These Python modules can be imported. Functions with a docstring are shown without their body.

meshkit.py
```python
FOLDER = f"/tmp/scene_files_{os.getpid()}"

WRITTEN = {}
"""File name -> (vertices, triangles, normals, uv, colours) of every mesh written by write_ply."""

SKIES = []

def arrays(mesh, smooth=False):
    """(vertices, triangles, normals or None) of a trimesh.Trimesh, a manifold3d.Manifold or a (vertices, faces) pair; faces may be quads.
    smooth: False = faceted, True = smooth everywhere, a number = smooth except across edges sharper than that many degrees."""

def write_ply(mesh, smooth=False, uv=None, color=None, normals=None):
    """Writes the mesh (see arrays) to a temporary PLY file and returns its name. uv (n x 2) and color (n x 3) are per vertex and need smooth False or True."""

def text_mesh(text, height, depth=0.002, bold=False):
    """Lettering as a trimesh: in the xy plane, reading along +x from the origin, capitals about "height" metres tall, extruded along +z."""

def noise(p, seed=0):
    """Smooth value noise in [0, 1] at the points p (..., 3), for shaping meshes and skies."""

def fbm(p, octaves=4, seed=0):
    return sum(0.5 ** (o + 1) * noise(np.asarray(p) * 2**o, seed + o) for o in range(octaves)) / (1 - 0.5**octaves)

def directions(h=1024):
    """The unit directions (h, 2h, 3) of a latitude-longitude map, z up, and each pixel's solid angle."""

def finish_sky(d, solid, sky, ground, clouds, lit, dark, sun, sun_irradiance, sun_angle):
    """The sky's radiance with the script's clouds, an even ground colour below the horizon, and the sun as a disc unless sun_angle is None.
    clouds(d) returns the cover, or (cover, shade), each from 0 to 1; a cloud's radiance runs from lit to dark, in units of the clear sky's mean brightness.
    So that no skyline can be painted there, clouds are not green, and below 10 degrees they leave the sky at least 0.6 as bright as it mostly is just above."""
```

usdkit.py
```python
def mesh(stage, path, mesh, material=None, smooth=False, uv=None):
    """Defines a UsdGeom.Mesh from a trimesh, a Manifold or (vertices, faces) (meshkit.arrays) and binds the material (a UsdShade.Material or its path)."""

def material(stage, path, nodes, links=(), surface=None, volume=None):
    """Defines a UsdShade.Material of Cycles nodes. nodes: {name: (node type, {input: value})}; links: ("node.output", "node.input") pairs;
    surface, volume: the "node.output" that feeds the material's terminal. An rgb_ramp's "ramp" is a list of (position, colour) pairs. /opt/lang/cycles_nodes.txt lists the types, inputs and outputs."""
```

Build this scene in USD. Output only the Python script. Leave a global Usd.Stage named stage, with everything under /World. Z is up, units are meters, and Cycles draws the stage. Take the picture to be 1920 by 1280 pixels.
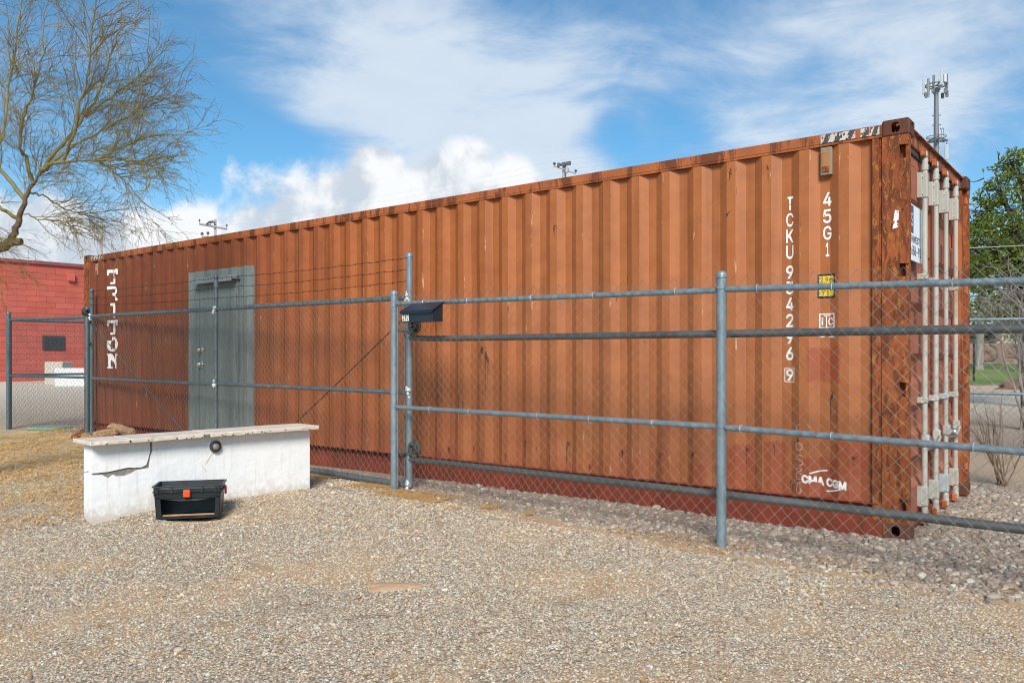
import math, random
import numpy as np, trimesh, manifold3d as m3, shapely
from shapely import affinity
from shapely.geometry import Polygon, box as sbox, LineString, Point
import usdkit, meshkit
from pxr import Usd, UsdGeom, UsdLux, UsdShade, Sdf, Gf, Vt
R = random.Random(7)
G = np.random.default_rng(11)
PI = math.pi
stage = Usd.Stage.CreateInMemory()
UsdGeom.SetStageUpAxis(stage, 'Z')
UsdGeom.Xform.Define(stage, '/World')
UsdGeom.Scope.Define(stage, '/World/Looks')

# ------------------------------------------------------------------ camera, sun, exposure
CAM = np.array([13.4554, -6.0118, 1.2514]); YAW = -0.664; FPX = 1516.5; PYC = 670.9
cam = UsdGeom.Camera.Define(stage, '/World/camera')
cam.CreateHorizontalApertureAttr(36.0); cam.CreateVerticalApertureAttr(24.0)
cam.CreateFocalLengthAttr(36.0 * FPX / 1920)
cam.CreateVerticalApertureOffsetAttr((PYC - 640) / 1920 * 36.0)
cam.CreateClippingRangeAttr(Gf.Vec2f(0.05, 5000))
_x = UsdGeom.Xformable(cam)
_x.AddTranslateOp().Set(Gf.Vec3d(*map(float, CAM)))
_x.AddRotateZOp().Set(math.degrees(-YAW)); _x.AddRotateXOp().Set(90.0)
cam.CreateExposureAttr(0.40)
SUN_AZ = math.radians(37)   # from -y towards +x
SUN_EL = math.radians(37)
sd = np.array([math.sin(SUN_AZ) * math.cos(SUN_EL), -math.cos(SUN_AZ) * math.cos(SUN_EL), math.sin(SUN_EL)])
sun = UsdLux.DistantLight.Define(stage, '/World/sun')
sun.CreateIntensityAttr(0.95); sun.CreateAngleAttr(20.0); sun.CreateNormalizeAttr(True)
sun.CreateColorAttr(Gf.Vec3f(1.0, 0.95, 0.88))
_m = Gf.Matrix4d().SetLookAt(Gf.Vec3d(*map(float, sd)), Gf.Vec3d(0, 0, 0), Gf.Vec3d(0, 0, 1)).GetInverse()
UsdGeom.Xformable(sun).AddTransformOp().Set(_m)

# picture <-> world helpers (used only to work out where things stand)
FW = np.array([math.sin(YAW), math.cos(YAW), 0]); RT = np.array([math.cos(YAW), -math.sin(YAW), 0]); UP = np.array([0, 0, 1.0])
def ray(px, py): return FW + RT * (px - 960) / FPX + UP * (PYC - py) / FPX
def gp(px, py, z=0.0):
    v = ray(px, py); return CAM + v * (z - CAM[2]) / v[2]
def onX(px, py, X):
    v = ray(px, py); return CAM + v * (X - CAM[0]) / v[0]
def onY(px, py, Y=0.0):
    v = ray(px, py); return CAM + v * (Y - CAM[1]) / v[1]
def at(px, py, D): return CAM + ray(px, py) * D

# ------------------------------------------------------------------ node graphs
class Ref(str): pass
class NG:
    def __init__(s): s.n = {}; s.l = []
    def __call__(s, kind, **kw):
        name = f'n{len(s.n)}'; vals = {}
        s.n[name] = (kind, vals)
        for k, v in kw.items():
            if isinstance(v, Ref): s.l.append((v, f'{name}.{k}'))
            else: vals[k] = v
        return lambda out: Ref(f'{name}.{out}')
    def math(s, op, a, b=0.0, c=0.0, clamp=False): return s('math', math_type=op, value1=a, value2=b, value3=c, use_clamp=clamp)('value')
    def pos(s): return s('geometry')('position')
    def obj(s): return s('texture_coordinate')('object')
    def sep(s, v):
        q = s('separate_xyz', vector=v); return q('x'), q('y'), q('z')
    def scl(s, v, k): return s('vector_math', math_type='multiply', vector1=v, vector2=k)('vector')
    def add(s, v, k): return s('vector_math', math_type='add', vector1=v, vector2=k)('vector')
    def noise(s, v, scale=1., detail=4., rough=.5, dist=0.): return s('noise_texture', type='fBM', vector=v, scale=scale, detail=detail, roughness=rough, distortion=dist)('fac')
    def ramp(s, f, stops, out='color'): return s('rgb_ramp', fac=f, ramp=stops)(out)
    def mix(s, f, a, b, t='mix'): return s('mix', mix_type=t, fac=f, color1=a, color2=b)('color')
    def rng(s, v, a, b, c=0., d=1., t='linear'): return s('map_range', range_type=t, value=v, from_min=a, from_max=b, to_min=c, to_max=d, clamp=True)('result')
    def bump(s, h, strength=.3, dist=.01): return s('bump', height=h, strength=strength, distance=dist)('normal')
    def step(s, v, a, w=.02): return s.rng(v, a - w, a + w)
    def rect(s, x, z, x0, x1, z0, z1, w=.01):
        a = s.math('multiply', s.rng(x, x0 - w, x0 + w), s.rng(x, x1 + w, x1 - w))
        b = s.math('multiply', s.rng(z, z0 - w, z0 + w), s.rng(z, z1 + w, z1 - w))
        return s.math('multiply', a, b)
    def done(s, name, surface=None, volume=None): return usdkit.material(stage, '/World/Looks/' + name, s.n, s.l, surface=surface, volume=volume)
MAT = {}
def pbr(name, g, color, rough=.6, metal=0., normal=None, spec=.5, **kw):
    d = dict(base_color=color, roughness=rough, metallic=metal, specular_ior_level=spec, **kw)
    if normal is not None: d['normal'] = normal
    MAT[name] = g.done(name, surface=g('principled_bsdf', **d)('BSDF')); return MAT[name]

# ------------------------------------------------------------------ sky: physical sky with clouds
def sky():
    g = NG()
    base = g('sky_texture', sky_type='single_scattering', sun_disc=False, sun_elevation=SUN_EL, sun_rotation=math.atan2(sd[0], sd[1]),
             altitude=300., air_density=1.0, aerosol_density=.6, ozone_density=3.0)('color')
    D = g('vector_math', math_type='normalize', vector1=g('texture_coordinate')('generated'))('vector')
    x, y, z = g.sep(D)
    base = g.mix(g.rng(z, -.02, .22), g.mix(1.0, base, (.80, .80, .80), 'multiply'), g.mix(1.0, base, (.47, .79, .86), 'multiply'))
    def blob(px, py, r):
        c = ray(px, py); c = c / np.linalg.norm(c)
        d = g('vector_math', math_type='distance', vector1=D, vector2=tuple(c))('value')
        return d, r / FPX
    zz = g.math('add', g.math('maximum', z, 0.0), .22)
    # turn so that one axis runs along the view, then flatten onto a layer
    fx = g.math('divide', g('vector_math', math_type='dot_product', vector1=D, vector2=tuple(RT))('value'), zz)
    fy = g.math('divide', g('vector_math', math_type='dot_product', vector1=D, vector2=tuple(FW))('value'), zz)
    P = g('combine_xyz', x=fx, y=fy, z=0.0)('vector')
    w1 = g.noise(g.scl(P, (1.1, 1.5, 1)), 1.5, 9., .58, .55)
    w2 = g.noise(g.add(g.scl(P, (2.2, 3.0, 1)), (4.2, 1.3, 0)), 1.6, 8., .6, .5)
    # soft veils laid over parts of the sky
    def soft(px, py, r, k):
        d, rr = blob(px, py, r)
        return g.math('multiply', g.rng(d, rr, rr * .15, 0, 1, 'smoothstep'), k)
    region = None
    for b in ((560, 70, 260, .20), (760, 30, 200, .15), (880, 250, 360, .50), (1130, 190, 240, .12), (1560, 190, 360, .25), (1850, 200, 300, .14), (1330, 90, 260, .10), (250, 230, 260, .05),
              (400, 250, 200, -.22), (820, 110, 150, -.12), (950, 45, 130, -.14), (1150, 255, 70, -.2), (1850, 340, 90, -.30), (1180, 320, 60, -.1), (1290, 230, 90, -.12)):
        v = soft(*b); region = v if region is None else g.math('add', region, v)
    wis = g.math('add', g.math('multiply', w1, .62), g.math('multiply', w2, .38))
    cov = g.rng(g.math('add', g.math('multiply', g.math('subtract', wis, .5), 1.35), g.math('add', region, .5)), .46, .95, 0., .90, 'smoothstep')
    # a bank of cumulus low over the horizon
    f = None
    for px, py, r in ((705, 330, 72), (640, 380, 78), (860, 350, 95), (950, 370, 80), (760, 420, 130), (900, 430, 120), (560, 436, 98), (470, 453, 90), (370, 460, 90), (250, 505, 105), (90, 520, 140), (-120, 520, 160), (1010, 440, 80), (600, 500, 200), (300, 560, 200), (900, 560, 200), (-330, 540, 170), (-600, 520, 200), (2500, 520, 200), (2800, 500, 240), (-1000, 450, 250)):
        d, rr = blob(px, py, r)
        v = g.math('subtract', 1.0, g.math('divide', d, rr))
        f = v if f is None else g('math', math_type='smoothmax', value1=f, value2=v, value3=.12)('value')
    cn = g.noise(D, 11., 9., .56, .25)
    cn2 = g.noise(g.add(D, (.03, -.05, .06)), 11., 5., .5, .25)
    ff = g.math('add', f, g.math('multiply', g.math('subtract', cn, .5), 1.3))
    cum = g.rng(ff, .0, .32, 0., .97, 'smoothstep')
    lit = g.rng(g.math('add', g.math('multiply', g.math('subtract', cn, cn2), 3.2), g.math('multiply', ff, .22)), -.28, .42, 0., 1., 'smoothstep')
    cumc = g.mix(lit, CLOUD_DARK, CLOUD_LIT)
    veil = g.mix(g.rng(g.math('add', cov, g.math('multiply', w2, .5)), .35, 1.2), CLOUD_VEIL, CLOUD_WISP)
    c = g.mix(cov, base, veil)
    c = g.mix(cum, c, cumc)
    bg = g('background_shader', color=c, strength=SKY_STRENGTH)('background')
    m = g.done('sky_look', surface=bg)
    dome = UsdLux.DomeLight.Define(stage, '/World/sky')
    UsdShade.MaterialBindingAPI.Apply(dome.GetPrim()).Bind(m)
    p = dome.GetPrim(); p.SetCustomDataByKey('kind', 'structure')
SKY_STRENGTH = .125
CLOUD_LIT = (5.9, 6.0, 6.1); CLOUD_DARK = (3.7, 4.15, 4.7); CLOUD_VEIL = (2.7, 3.55, 4.8); CLOUD_WISP = (4.4, 4.95, 5.55)
sky()

# ------------------------------------------------------------------ materials
def mats():
    # container paint: orange, darker and redder towards far end; weathered streaks, chips, repaint patches
    g = NG(); p = g.pos(); x, y, z = g.sep(p)
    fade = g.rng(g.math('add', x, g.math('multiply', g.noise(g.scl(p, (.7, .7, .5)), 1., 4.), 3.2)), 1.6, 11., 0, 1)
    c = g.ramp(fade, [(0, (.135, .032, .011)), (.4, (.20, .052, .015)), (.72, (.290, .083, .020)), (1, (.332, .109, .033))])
    v = g.noise(g.scl(p, (7, 7, .30)), 1., 5., .6)
    c = g.mix(1.0, c, g.ramp(v, [(.25, (.74, .72, .70)), (.5, (1, 1, 1)), (.75, (1.16, 1.12, 1.08))]), 'multiply')
    mott = g.noise(p, 5.5, 5., .62)
    c = g.mix(1.0, c, g.ramp(mott, [(.3, (.86, .83, .82)), (.6, (1.05, 1.05, 1.05))]), 'multiply')
    # repainted patches
    pm = None
    for r in ((11.50, 11.745, 1.07, 1.335), (10.86, 11.10, .10, .58), (11.18, 11.33, .12, .62), (11.43, 11.95, .1, .52), (7.7, 8.02, .2, .34), (10.55, 10.70, .12, .40), (11.70, 11.95, .5, .66)):
        q = g.rect(g.math('add', x, g.math('multiply', g.math('subtract', mott, .5), .10)), g.math('add', z, g.math('multiply', g.math('subtract', mott, .5), .10)), *r, w=.008)
        pm = q if pm is None else g.math('maximum', pm, q)
    c = g.mix(g.math('multiply', pm, .7), c, (.27, .055, .022))
    low = g.rng(z, 1.0, .25)
    red = g.math('multiply', g.rng(g.noise(g.scl(p, (1.3, 1.3, 1.6)), 1., 5., .6), .42, .62), low)
    c = g.mix(g.math('multiply', red, .5), c, (.25, .055, .024))
    # rust runs
    run = g.noise(g.scl(p, (17, 17, 1.1)), 1., 6., .62, .15)
    runm = g.math('multiply', g.rng(run, .60, .70), g.rng(g.math('add', g.math('multiply', z, .30), g.noise(g.scl(p, (2.5, 2.5, 1.4)), 1., 3.)), .86, .40))
    c = g.mix(g.math('multiply', runm, .85), c, (.085, .026, .012))
    sp = g.noise(p, 19., 5., .66, .3)
    spm = g.math('multiply', g.rng(sp, .655, .70), g.rng(z, 1.6, .3, .25, 1))
    c = g.mix(g.math('multiply', spm, .8), c, (.10, .028, .012))
    # bare chips down the edges of the ribs
    m = g.math('floored_modulo', g.math('subtract', x, RIB0), PITCH)
    edge = g.math('maximum', g.math('compare', m, .004, .011), g.math('compare', m, .072, .010))
    ch = g.rng(g.noise(g.scl(p, (14, 14, 3.2)), 1., 6., .7, .6), .61, .635)
    c = g.mix(g.math('multiply', g.math('multiply', edge, ch), .6), c, g.ramp(g.noise(g.scl(p, (3, 3, 5)), 1., 4.), [(.42, (.12, .04, .02)), (.52, (.55, .30, .10)), (.6, (.62, .52, .40))]))
    # fine scuffs
    sc = g.rng(g.noise(g.add(g.scl(p, (1.4, 1.4, 46)), (3, 0, 0)), 1., 3., .5, .4), .70, .74)
    c = g.mix(g.math('multiply', sc, .33), c, (.12, .045, .02))
    sc2 = g.rng(g.noise(g.scl(p, (55, 55, 2.6)), 1., 3., .6, .3), .755, .775)
    c = g.mix(g.math('multiply', sc2, .55), c, (.52, .36, .16))
    b = g.bump(g.math('add', g.noise(p, 6., 3.), g.math('multiply', runm, .3)), .25, .012)
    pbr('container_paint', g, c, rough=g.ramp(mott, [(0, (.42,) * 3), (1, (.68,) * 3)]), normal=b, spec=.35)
    # rails: the same paint, more rust
    def rusty(name, a, bcol, amt, ochre=.0, scale=6.):
        g = NG(); p = g.pos()
        n = g.noise(g.scl(p, (1, 1, .22)), scale, 7., .66, .4)
        n2 = g.noise(g.add(g.scl(p, (1, 1, .5)), (7, 3, 1)), scale * 1.7, 7., .7, .5)
        c = g.mix(1.0, a, g.ramp(g.noise(p, 3.1, 5.), [(.3, (.75, .74, .72)), (.7, (1.15, 1.12, 1.1))]), 'multiply')
        c = g.mix(g.rng(n, .5 - amt, .58 - amt), c, g.mix(n2, bcol, (.13, .038, .015)))
        if ochre: c = g.mix(g.math('multiply', g.rng(n2, .60 - ochre * .1, .63 - ochre * .1), .9), c, g.mix(g.noise(p, 30., 3.), (.24, .082, .016), (.42, .17, .03)))
        c = g.mix(g.rng(g.noise(g.scl(p, (30, 30, 5)), 1., 5., .7), .64, .69), c, (.035, .014, .009))
        pbr(name, g, c, rough=.72, normal=g.bump(g.math('add', n, g.math('multiply', n2, .7)), .5, .01), spec=.25)
    rusty('rail_paint', (.36, .11, .038), (.17, .052, .022), .02)
    rusty('post_rust', (.27, .072, .022), (.12, .034, .013), .03, .45, 22.)
    rusty('casting_rust', (.105, .05, .034), (.07, .032, .022), .06, .25)
    rusty('bottom_rail_paint', (.21, .042, .022), (.15, .034, .018), .0)
    rusty('door_paint', (.33, .112, .060), (.23, .075, .035), -.10)
    rusty('hinge_paint', (.42, .125, .05), (.25, .08, .03), -.02)
    def plain(name, col, rough=.5, metal=0., var=.12, scale=9., bump=.1, spec=.4, dirt=None, stretch=(1, 1, 1), rust=0.):
        g = NG(); p = g.pos(); q = g.scl(p, stretch)
        n = g.noise(q, scale, 6., .6)
        c = g.mix(1.0, col, g.ramp(n, [(.25, (1 - var * 2,) * 3), (.75, (1 + var,) * 3)]), 'multiply')
        if dirt is not None: c = g.mix(g.math('multiply', g.rng(g.noise(g.add(q, (9, 4, 2)), scale * .8, 7., .68), .54, .70), dirt[1]), c, dirt[0])
        rr = rough
        if rust:
            k = g.rng(g.noise(g.add(p, (1, 8, 3)), 26., 6., .7, .3), .615, .66); c = g.mix(g.math('multiply', k, rust), c, (.17, .075, .035))
            k2 = g.rng(g.noise(g.add(p, (6, 2, 5)), 34., 5., .7), .63, .67); c = g.mix(g.math('multiply', k2, rust), c, (.42, .44, .44)); rr = g.ramp(n, [(.2, (rough * .75,) * 3), (.8, (min(1, rough * 1.5),) * 3)])
        pbr(name, g, c, rough=rr, metal=metal, normal=g.bump(n, bump, .01), spec=spec)
    plain('rod_paint', (.39, .38, .335), .5, var=.10, dirt=((.34, .20, .10), .85), stretch=(1, 1, .25))
    plain('rod_paint_grey', (.33, .365, .37), .5, var=.10, dirt=((.3, .2, .12), .6), stretch=(1, 1, .4))
    plain('gasket', (.045, .045, .047), .6)
    plain('grey_door_paint', (.165, .195, .185), .55, var=.16, scale=5., dirt=((.10, .115, .115), .5), stretch=(3, 3, .5), bump=.15)
    plain('grey_metal', (.27, .275, .27), .45, .3)
    plain('chrome', (.72, .70, .66), .22, 1., var=.05)
    plain('fence_paint', (.195, .255, .285), .36, .25, var=.14, scale=14., dirt=((.28, .34, .37), .55), stretch=(1, 1, .6), bump=.12, spec=.55, rust=.7)
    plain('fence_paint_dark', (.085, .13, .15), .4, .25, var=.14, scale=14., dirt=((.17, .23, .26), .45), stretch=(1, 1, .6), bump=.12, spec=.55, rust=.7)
    plain('gate_pipe', (.135, .175, .195), .4, .4, var=.2, scale=12., dirt=((.24, .29, .31), .6), spec=.5, rust=.7)
    plain('roller_pipe', (.135, .14, .135), .5, .45, var=.25, scale=6., dirt=((.14, .085, .05), .8), stretch=(.35, .35, 3))
    plain('weld', (.62, .66, .66), .45, .3, var=.15, scale=60.)
    plain('link_wire', (.29, .27, .24), .40, .5, var=.2, scale=3.)
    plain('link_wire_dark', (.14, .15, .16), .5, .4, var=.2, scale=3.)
    plain('barbed', (.055, .04, .032), .6, .4)
    plain('rod_dark', (.06, .055, .05), .5, .5)
    plain('white_paint', (.80, .79, .76), .55, var=.04)
    plain('lettering_white', (.80, .79, .76), .6, var=.05, scale=30., dirt=((.5, .4, .33), .35))
    plain('decal_white', (.52, .50, .46), .7, var=.1, scale=30., dirt=((.33, .15, .07), .75)); plain('decal_black', (.06, .06, .058), .7, var=.1, dirt=((.25, .12, .06), .5), scale=30.)
    plain('chalk', (.62, .42, .34), .8, var=.2, scale=40.)
    plain('sign_yellow', (.72, .48, .035), .45, var=.06)
    plain('black_paint', (.02, .02, .02), .5)
    plain('sign_white', (.74, .77, .80), .4, var=.04, dirt=((.5, .5, .5), .3))
    plain('sign_blue', (.04, .055, .12), .45)
    plain('vent_paint', (.36, .16, .05), .5, var=.1, dirt=((.4, .3, .2), .5))
    plain('vent_frame', (.34, .27, .19), .5, .4, var=.1)
    plain('mailbox_paint', (.012, .022, .034), .33, .1, var=.1, spec=.6)
    plain('plate_white', (.78, .78, .70), .45, var=.03)
    plain('rubber', (.05, .045, .042), .7, dirt=((.18, .15, .12), .8), scale=20.)
    plain('coping', (.64, .55, .45), .8, var=.10, scale=7., dirt=((.42, .30, .20), .35), bump=.3)
    plain('mortar', (.25, .23, .20), .9, var=.2, scale=30., bump=.5)
    plain('lamp_ring', (.05, .048, .045), .5, var=.2)
    plain('lamp_lens', (.22, .20, .17), .35, var=.1)
    plain('crate_plastic', (.016, .020, .023), .42, var=.2, scale=8., dirt=((.085, .085, .082), .25), spec=.45)
    plain('orange_plastic', (.78, .085, .015), .4, var=.05)
    plain('cardboard', (.42, .22, .10), .8, var=.2, dirt=((.55, .47, .36), .6), scale=14.)
    plain('cut_wood', (.38, .23, .12), .85, var=.25, scale=11., dirt=((.16, .08, .04), .7), stretch=(1, 3, 3))
    plain('rust_plank', (.27, .085, .03), .85, var=.2)
    plain('green_plastic', (.20, .33, .25), .6, var=.1)
    plain('pole_wood', (.36, .34, .32), .8, var=.12, stretch=(3, 3, .2))
    plain('pole_steel', (.34, .36, .38), .5, .2, var=.08)
    plain('insulator', (.10, .09, .11), .4)
    plain('mast_steel', (.17, .185, .20), .5, .2, var=.08)
    plain('antenna', (.45, .48, .50), .5, var=.05)
    plain('antenna_dark', (.16, .17, .17), .5)
    plain('cable', (.03, .03, .032), .6)
    plain('louvre', (.045, .045, .045), .55)
    plain('red_box', (.48, .108, .078), .7)
    plain('red_roof_edge', (.24, .07, .085), .6)
    plain('stucco_beige', (.50, .44, .37), .85, var=.1, bump=.3)
    plain('stucco_white', (.64, .64, .62), .8, var=.05, bump=.3)
    plain('tan_block', (.30, .185, .115), .85, var=.2, scale=3., dirt=((.16, .09, .055), .6), bump=.3)
    plain('concrete', (.34, .31, .31), .85, var=.15)
    plain('house_wall', (.58, .47, .32), .8, var=.08)
    plain('house_roof', (.22, .16, .13), .8)
    plain('debris', (.16, .095, .07), .85, var=.3, scale=4.)
    plain('bark_grey', (.30, .27, .24), .85, var=.3, scale=5., stretch=(3, 3, .5), bump=.6)
    plain('bark_dark', (.055, .042, .034), .9, var=.3, scale=5., stretch=(3, 3, .5), bump=.6)
    plain('bark_palo', (.125, .085, .055), .85, var=.3, scale=9., dirt=((.17, .15, .06), .6), bump=.5)
    plain('limb_palo', (.24, .205, .075), .75, var=.3, scale=7., dirt=((.17, .11, .06), .6), bump=.4)
    plain('dry_branch', (.27, .23, .195), .85, var=.25, scale=8.)
    plain('dry_twig', (.19, .12, .075), .85, var=.25)
    plain('rust_dark', (.095, .030, .014), .85, var=.35, scale=40., dirt=((.22, .075, .028), .8))
    def island(name, stops, rough=.8, trans=None, bump=False, inst=False, spec=.3):
        g = NG()
        r = g('object_info')('random') if inst else g('geometry')('random_per_island')
        c = g.ramp(r, stops)
        if inst:
            o = g.obj()
            c = g.mix(1.0, c, g.ramp(g.noise(g.pos(), 260., 3.), [(.3, (.78,) * 3), (.7, (1.15,) * 3)]), 'multiply')
        b = g('principled_bsdf', base_color=c, roughness=rough, specular_ior_level=spec)('BSDF')
        if trans:
            t = g('translucent_bsdf', color=g.mix(1.0, c, (1.5, 1.5, .8), 'multiply'))('BSDF')
            b = g('mix_closure', fac=trans, closure1=b, closure2=t)('closure')
        MAT[name] = g.done(name, surface=b)
    peb = [(0, (0.491, 0.368, 0.254)), (0.1, (0.6, 0.505, 0.353)), (0.2, (0.335, 0.247, 0.181)), (0.28, (0.536, 0.352, 0.244)), (0.36, (0.6, 0.588, 0.417)), (0.44, (0.29, 0.247, 0.204)), (0.52, (0.6, 0.606, 0.525)), (0.6, (0.446, 0.305, 0.204)), (0.68, (0.19, 0.152, 0.122)), (0.76, (0.58, 0.442, 0.29)), (0.84, (0.469, 0.41, 0.339)), (0.91, (0.513, 0.305, 0.172)), (0.95, (0.335, 0.279, 0.236)), (1, (0.6, 0.606, 0.581))]
    island('pebble', peb, .82, inst=True)
    peb2 = [(0, (0.27, 0.203, 0.154)), (0.14, (0.34, 0.266, 0.211)), (0.28, (0.2, 0.157, 0.128)), (0.42, (0.4, 0.311, 0.241)), (0.55, (0.25, 0.221, 0.194)), (0.66, (0.33, 0.221, 0.154)), (0.78, (0.15, 0.144, 0.124)), (0.88, (0.469, 0.377, 0.279)), (1, (0.47, 0.47, 0.371))]
    island('river_pebble', peb2, .75, inst=True)
    island('straw', [(0, (.66, .42, .17)), (.25, (.80, .56, .26)), (.5, (.52, .29, .11)), (.7, (.84, .64, .35)), (.85, (.30, .18, .085)), (1, (.19, .12, .07))], .8, trans=.15)
    island('litter', [(0, (.55, .27, .07)), (.4, (.62, .38, .13)), (.7, (.36, .15, .05)), (1, (.66, .50, .20))], .8)
    island('palo_leaf', [(0, (.26, .27, .075)), (.5, (.34, .33, .10)), (.8, (.40, .35, .12)), (1, (.22, .25, .10))], .6, trans=.35)
    island('twig_palo', [(0, (.20, .145, .045)), (.35, (.38, .32, .075)), (.7, (.15, .085, .04)), (1, (.46, .40, .10))], .75)
    island('tree_leaf', [(0, (.16, .20, .045)), (.35, (.31, .34, .075)), (.65, (.47, .46, .11)), (.88, (.60, .54, .18)), (1, (.52, .40, .22))], .55, trans=.5)
    island('far_leaf', [(0, (.06, .10, .02)), (.5, (.12, .19, .035)), (1, (.22, .28, .06))], .55, trans=.4)
    # white plaster with dirt low down
    g = NG(); p = g.pos(); x, y, z = g.sep(p)
    n = g.noise(p, 9., 7., .6)
    c = g.mix(1.0, (.80, .80, .79), g.ramp(n, [(.3, (.93, .93, .93)), (.7, (1.02, 1.02, 1.02))]), 'multiply')
    dirt = g.math('multiply', g.rng(z, .20, .0), g.rng(g.math('add', g.noise(p, 22., 6., .65), g.rng(z, .10, 0., 0., .25)), .42, .66))
    c = g.mix(g.math('multiply', dirt, .7), c, (.44, .35, .26))
    run = g.math('multiply', g.rng(g.noise(g.scl(p, (30, 30, 2.5)), 1., 4.), .56, .75), .45)
    c = g.mix(run, c, (.58, .55, .50))
    pbr('plaster', g, c, rough=.8, normal=g.bump(g.math('add', g.noise(g.scl(p, (1, 1, 1.4)), 16., 4., .55), g.math('multiply', g.noise(p, 60., 3.), .3)), .32, .012), spec=.3)
    # painted block
    g = NG(); p = g.pos()
    r = g('object_info')('random')
    n = g.noise(p, 2.3, 6., .6)
    c = g.mix(1.0, (.44, .098, .070), g.ramp(r, [(0, (.93, .90, .90)), (1, (1.06, 1.07, 1.07))]), 'multiply')
    c = g.mix(1.0, c, g.ramp(n, [(.3, (.90, .88, .88)), (.7, (1.06, 1.08, 1.08))]), 'multiply')
    pbr('red_block', g, c, rough=.75, normal=g.bump(g.noise(p, 30., 4.), .25, .01), spec=.3)
    # ground: soil under the gravel; away from the yard the stones are in the material
    g = NG(); p = g.pos(); x, y, z = g.sep(p)
    soil = g.mix(g.noise(p, 3.2, 6.), (.42, .27, .15), (.52, .36, .21))
    soil = g.mix(1.0, soil, g.ramp(g.noise(p, 120., 4., .7), [(.3, (.72,) * 3), (.7, (1.15,) * 3)]), 'multiply')
    def stones(scale, stops, off):
        vo = g('voronoi_texture', vector=g.add(p, off), scale=scale)
        cr = g('separate_color', color=vo('color'))('r')
        sh = g.rng(vo('distance'), .25, .75, 1.0, .45)
        return g.mix(1.0, g.ramp(cr, stops), g('combine_color', r=sh, g=sh, b=sh)('color'), 'multiply'), vo('distance')
    s1, d1 = stones(70., peb, (0, 0, 0)); s2, d2 = stones(42., peb2, (5, 2, 0))
    s2 = g.mix(1.0, s2, (1.35, 1.30, 1.25), 'multiply')
    back = g.rng(g.math('add', y, g.math('multiply', x, .067)), -.35, .25)
    st = g.mix(back, s1, s2)
    cover = g.rng(g.noise(p, 1.1, 5., .6), .38, .50)
    cover = g.math('maximum', g.math('multiply', cover, .85), g.rng(back, .2, .6, 0, .9))
    fd = g.math('add', y, g.math('add', g.math('multiply', g.math('subtract', x, 7.886), .0674), .696 + .17))
    sw = g.rng(g.math('add', g.math('absolute', fd), g.math('multiply', g.math('subtract', g.noise(p, 4., 5.), .5), .35)), .13, .04)
    sw = g.math('multiply', sw, g.rng(x, 7.4, 8.2))
    cover = g.math('multiply', cover, g.math('subtract', 1.0, g.math('multiply', sw, .85)))
    c = g.mix(cover, soil, st)
    # dry grass ground on the left, tan verge and lane beyond
    u = g('vector_math', math_type='dot_product', vector1=p, vector2=tuple(FW))('value'); u = g.math('subtract', u, float(CAM @ FW))
    l = g('vector_math', math_type='dot_product', vector1=p, vector2=tuple(RT))('value'); l = g.math('subtract', l, float(CAM @ RT))
    far = g.rng(u, 15., 24.)
    lot = g.mix(g.noise(p, 8., 7., .7), (.50, .43, .345), (.69, .605, .49))
    c = g.mix(g.math('multiply', far, .8), c, lot)
    gr = g.math('multiply', g.rng(g.math('add', x, g.math('multiply', g.noise(p, .9, 4.), 2.)), 7.6, 6.4), g.math('multiply', g.rng(y, .6, -.3), g.rng(u, 15., 13.5)))
    gr = g.math('multiply', gr, g.rng(g.noise(p, 1.7, 5., .6), .36, .55))
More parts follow.
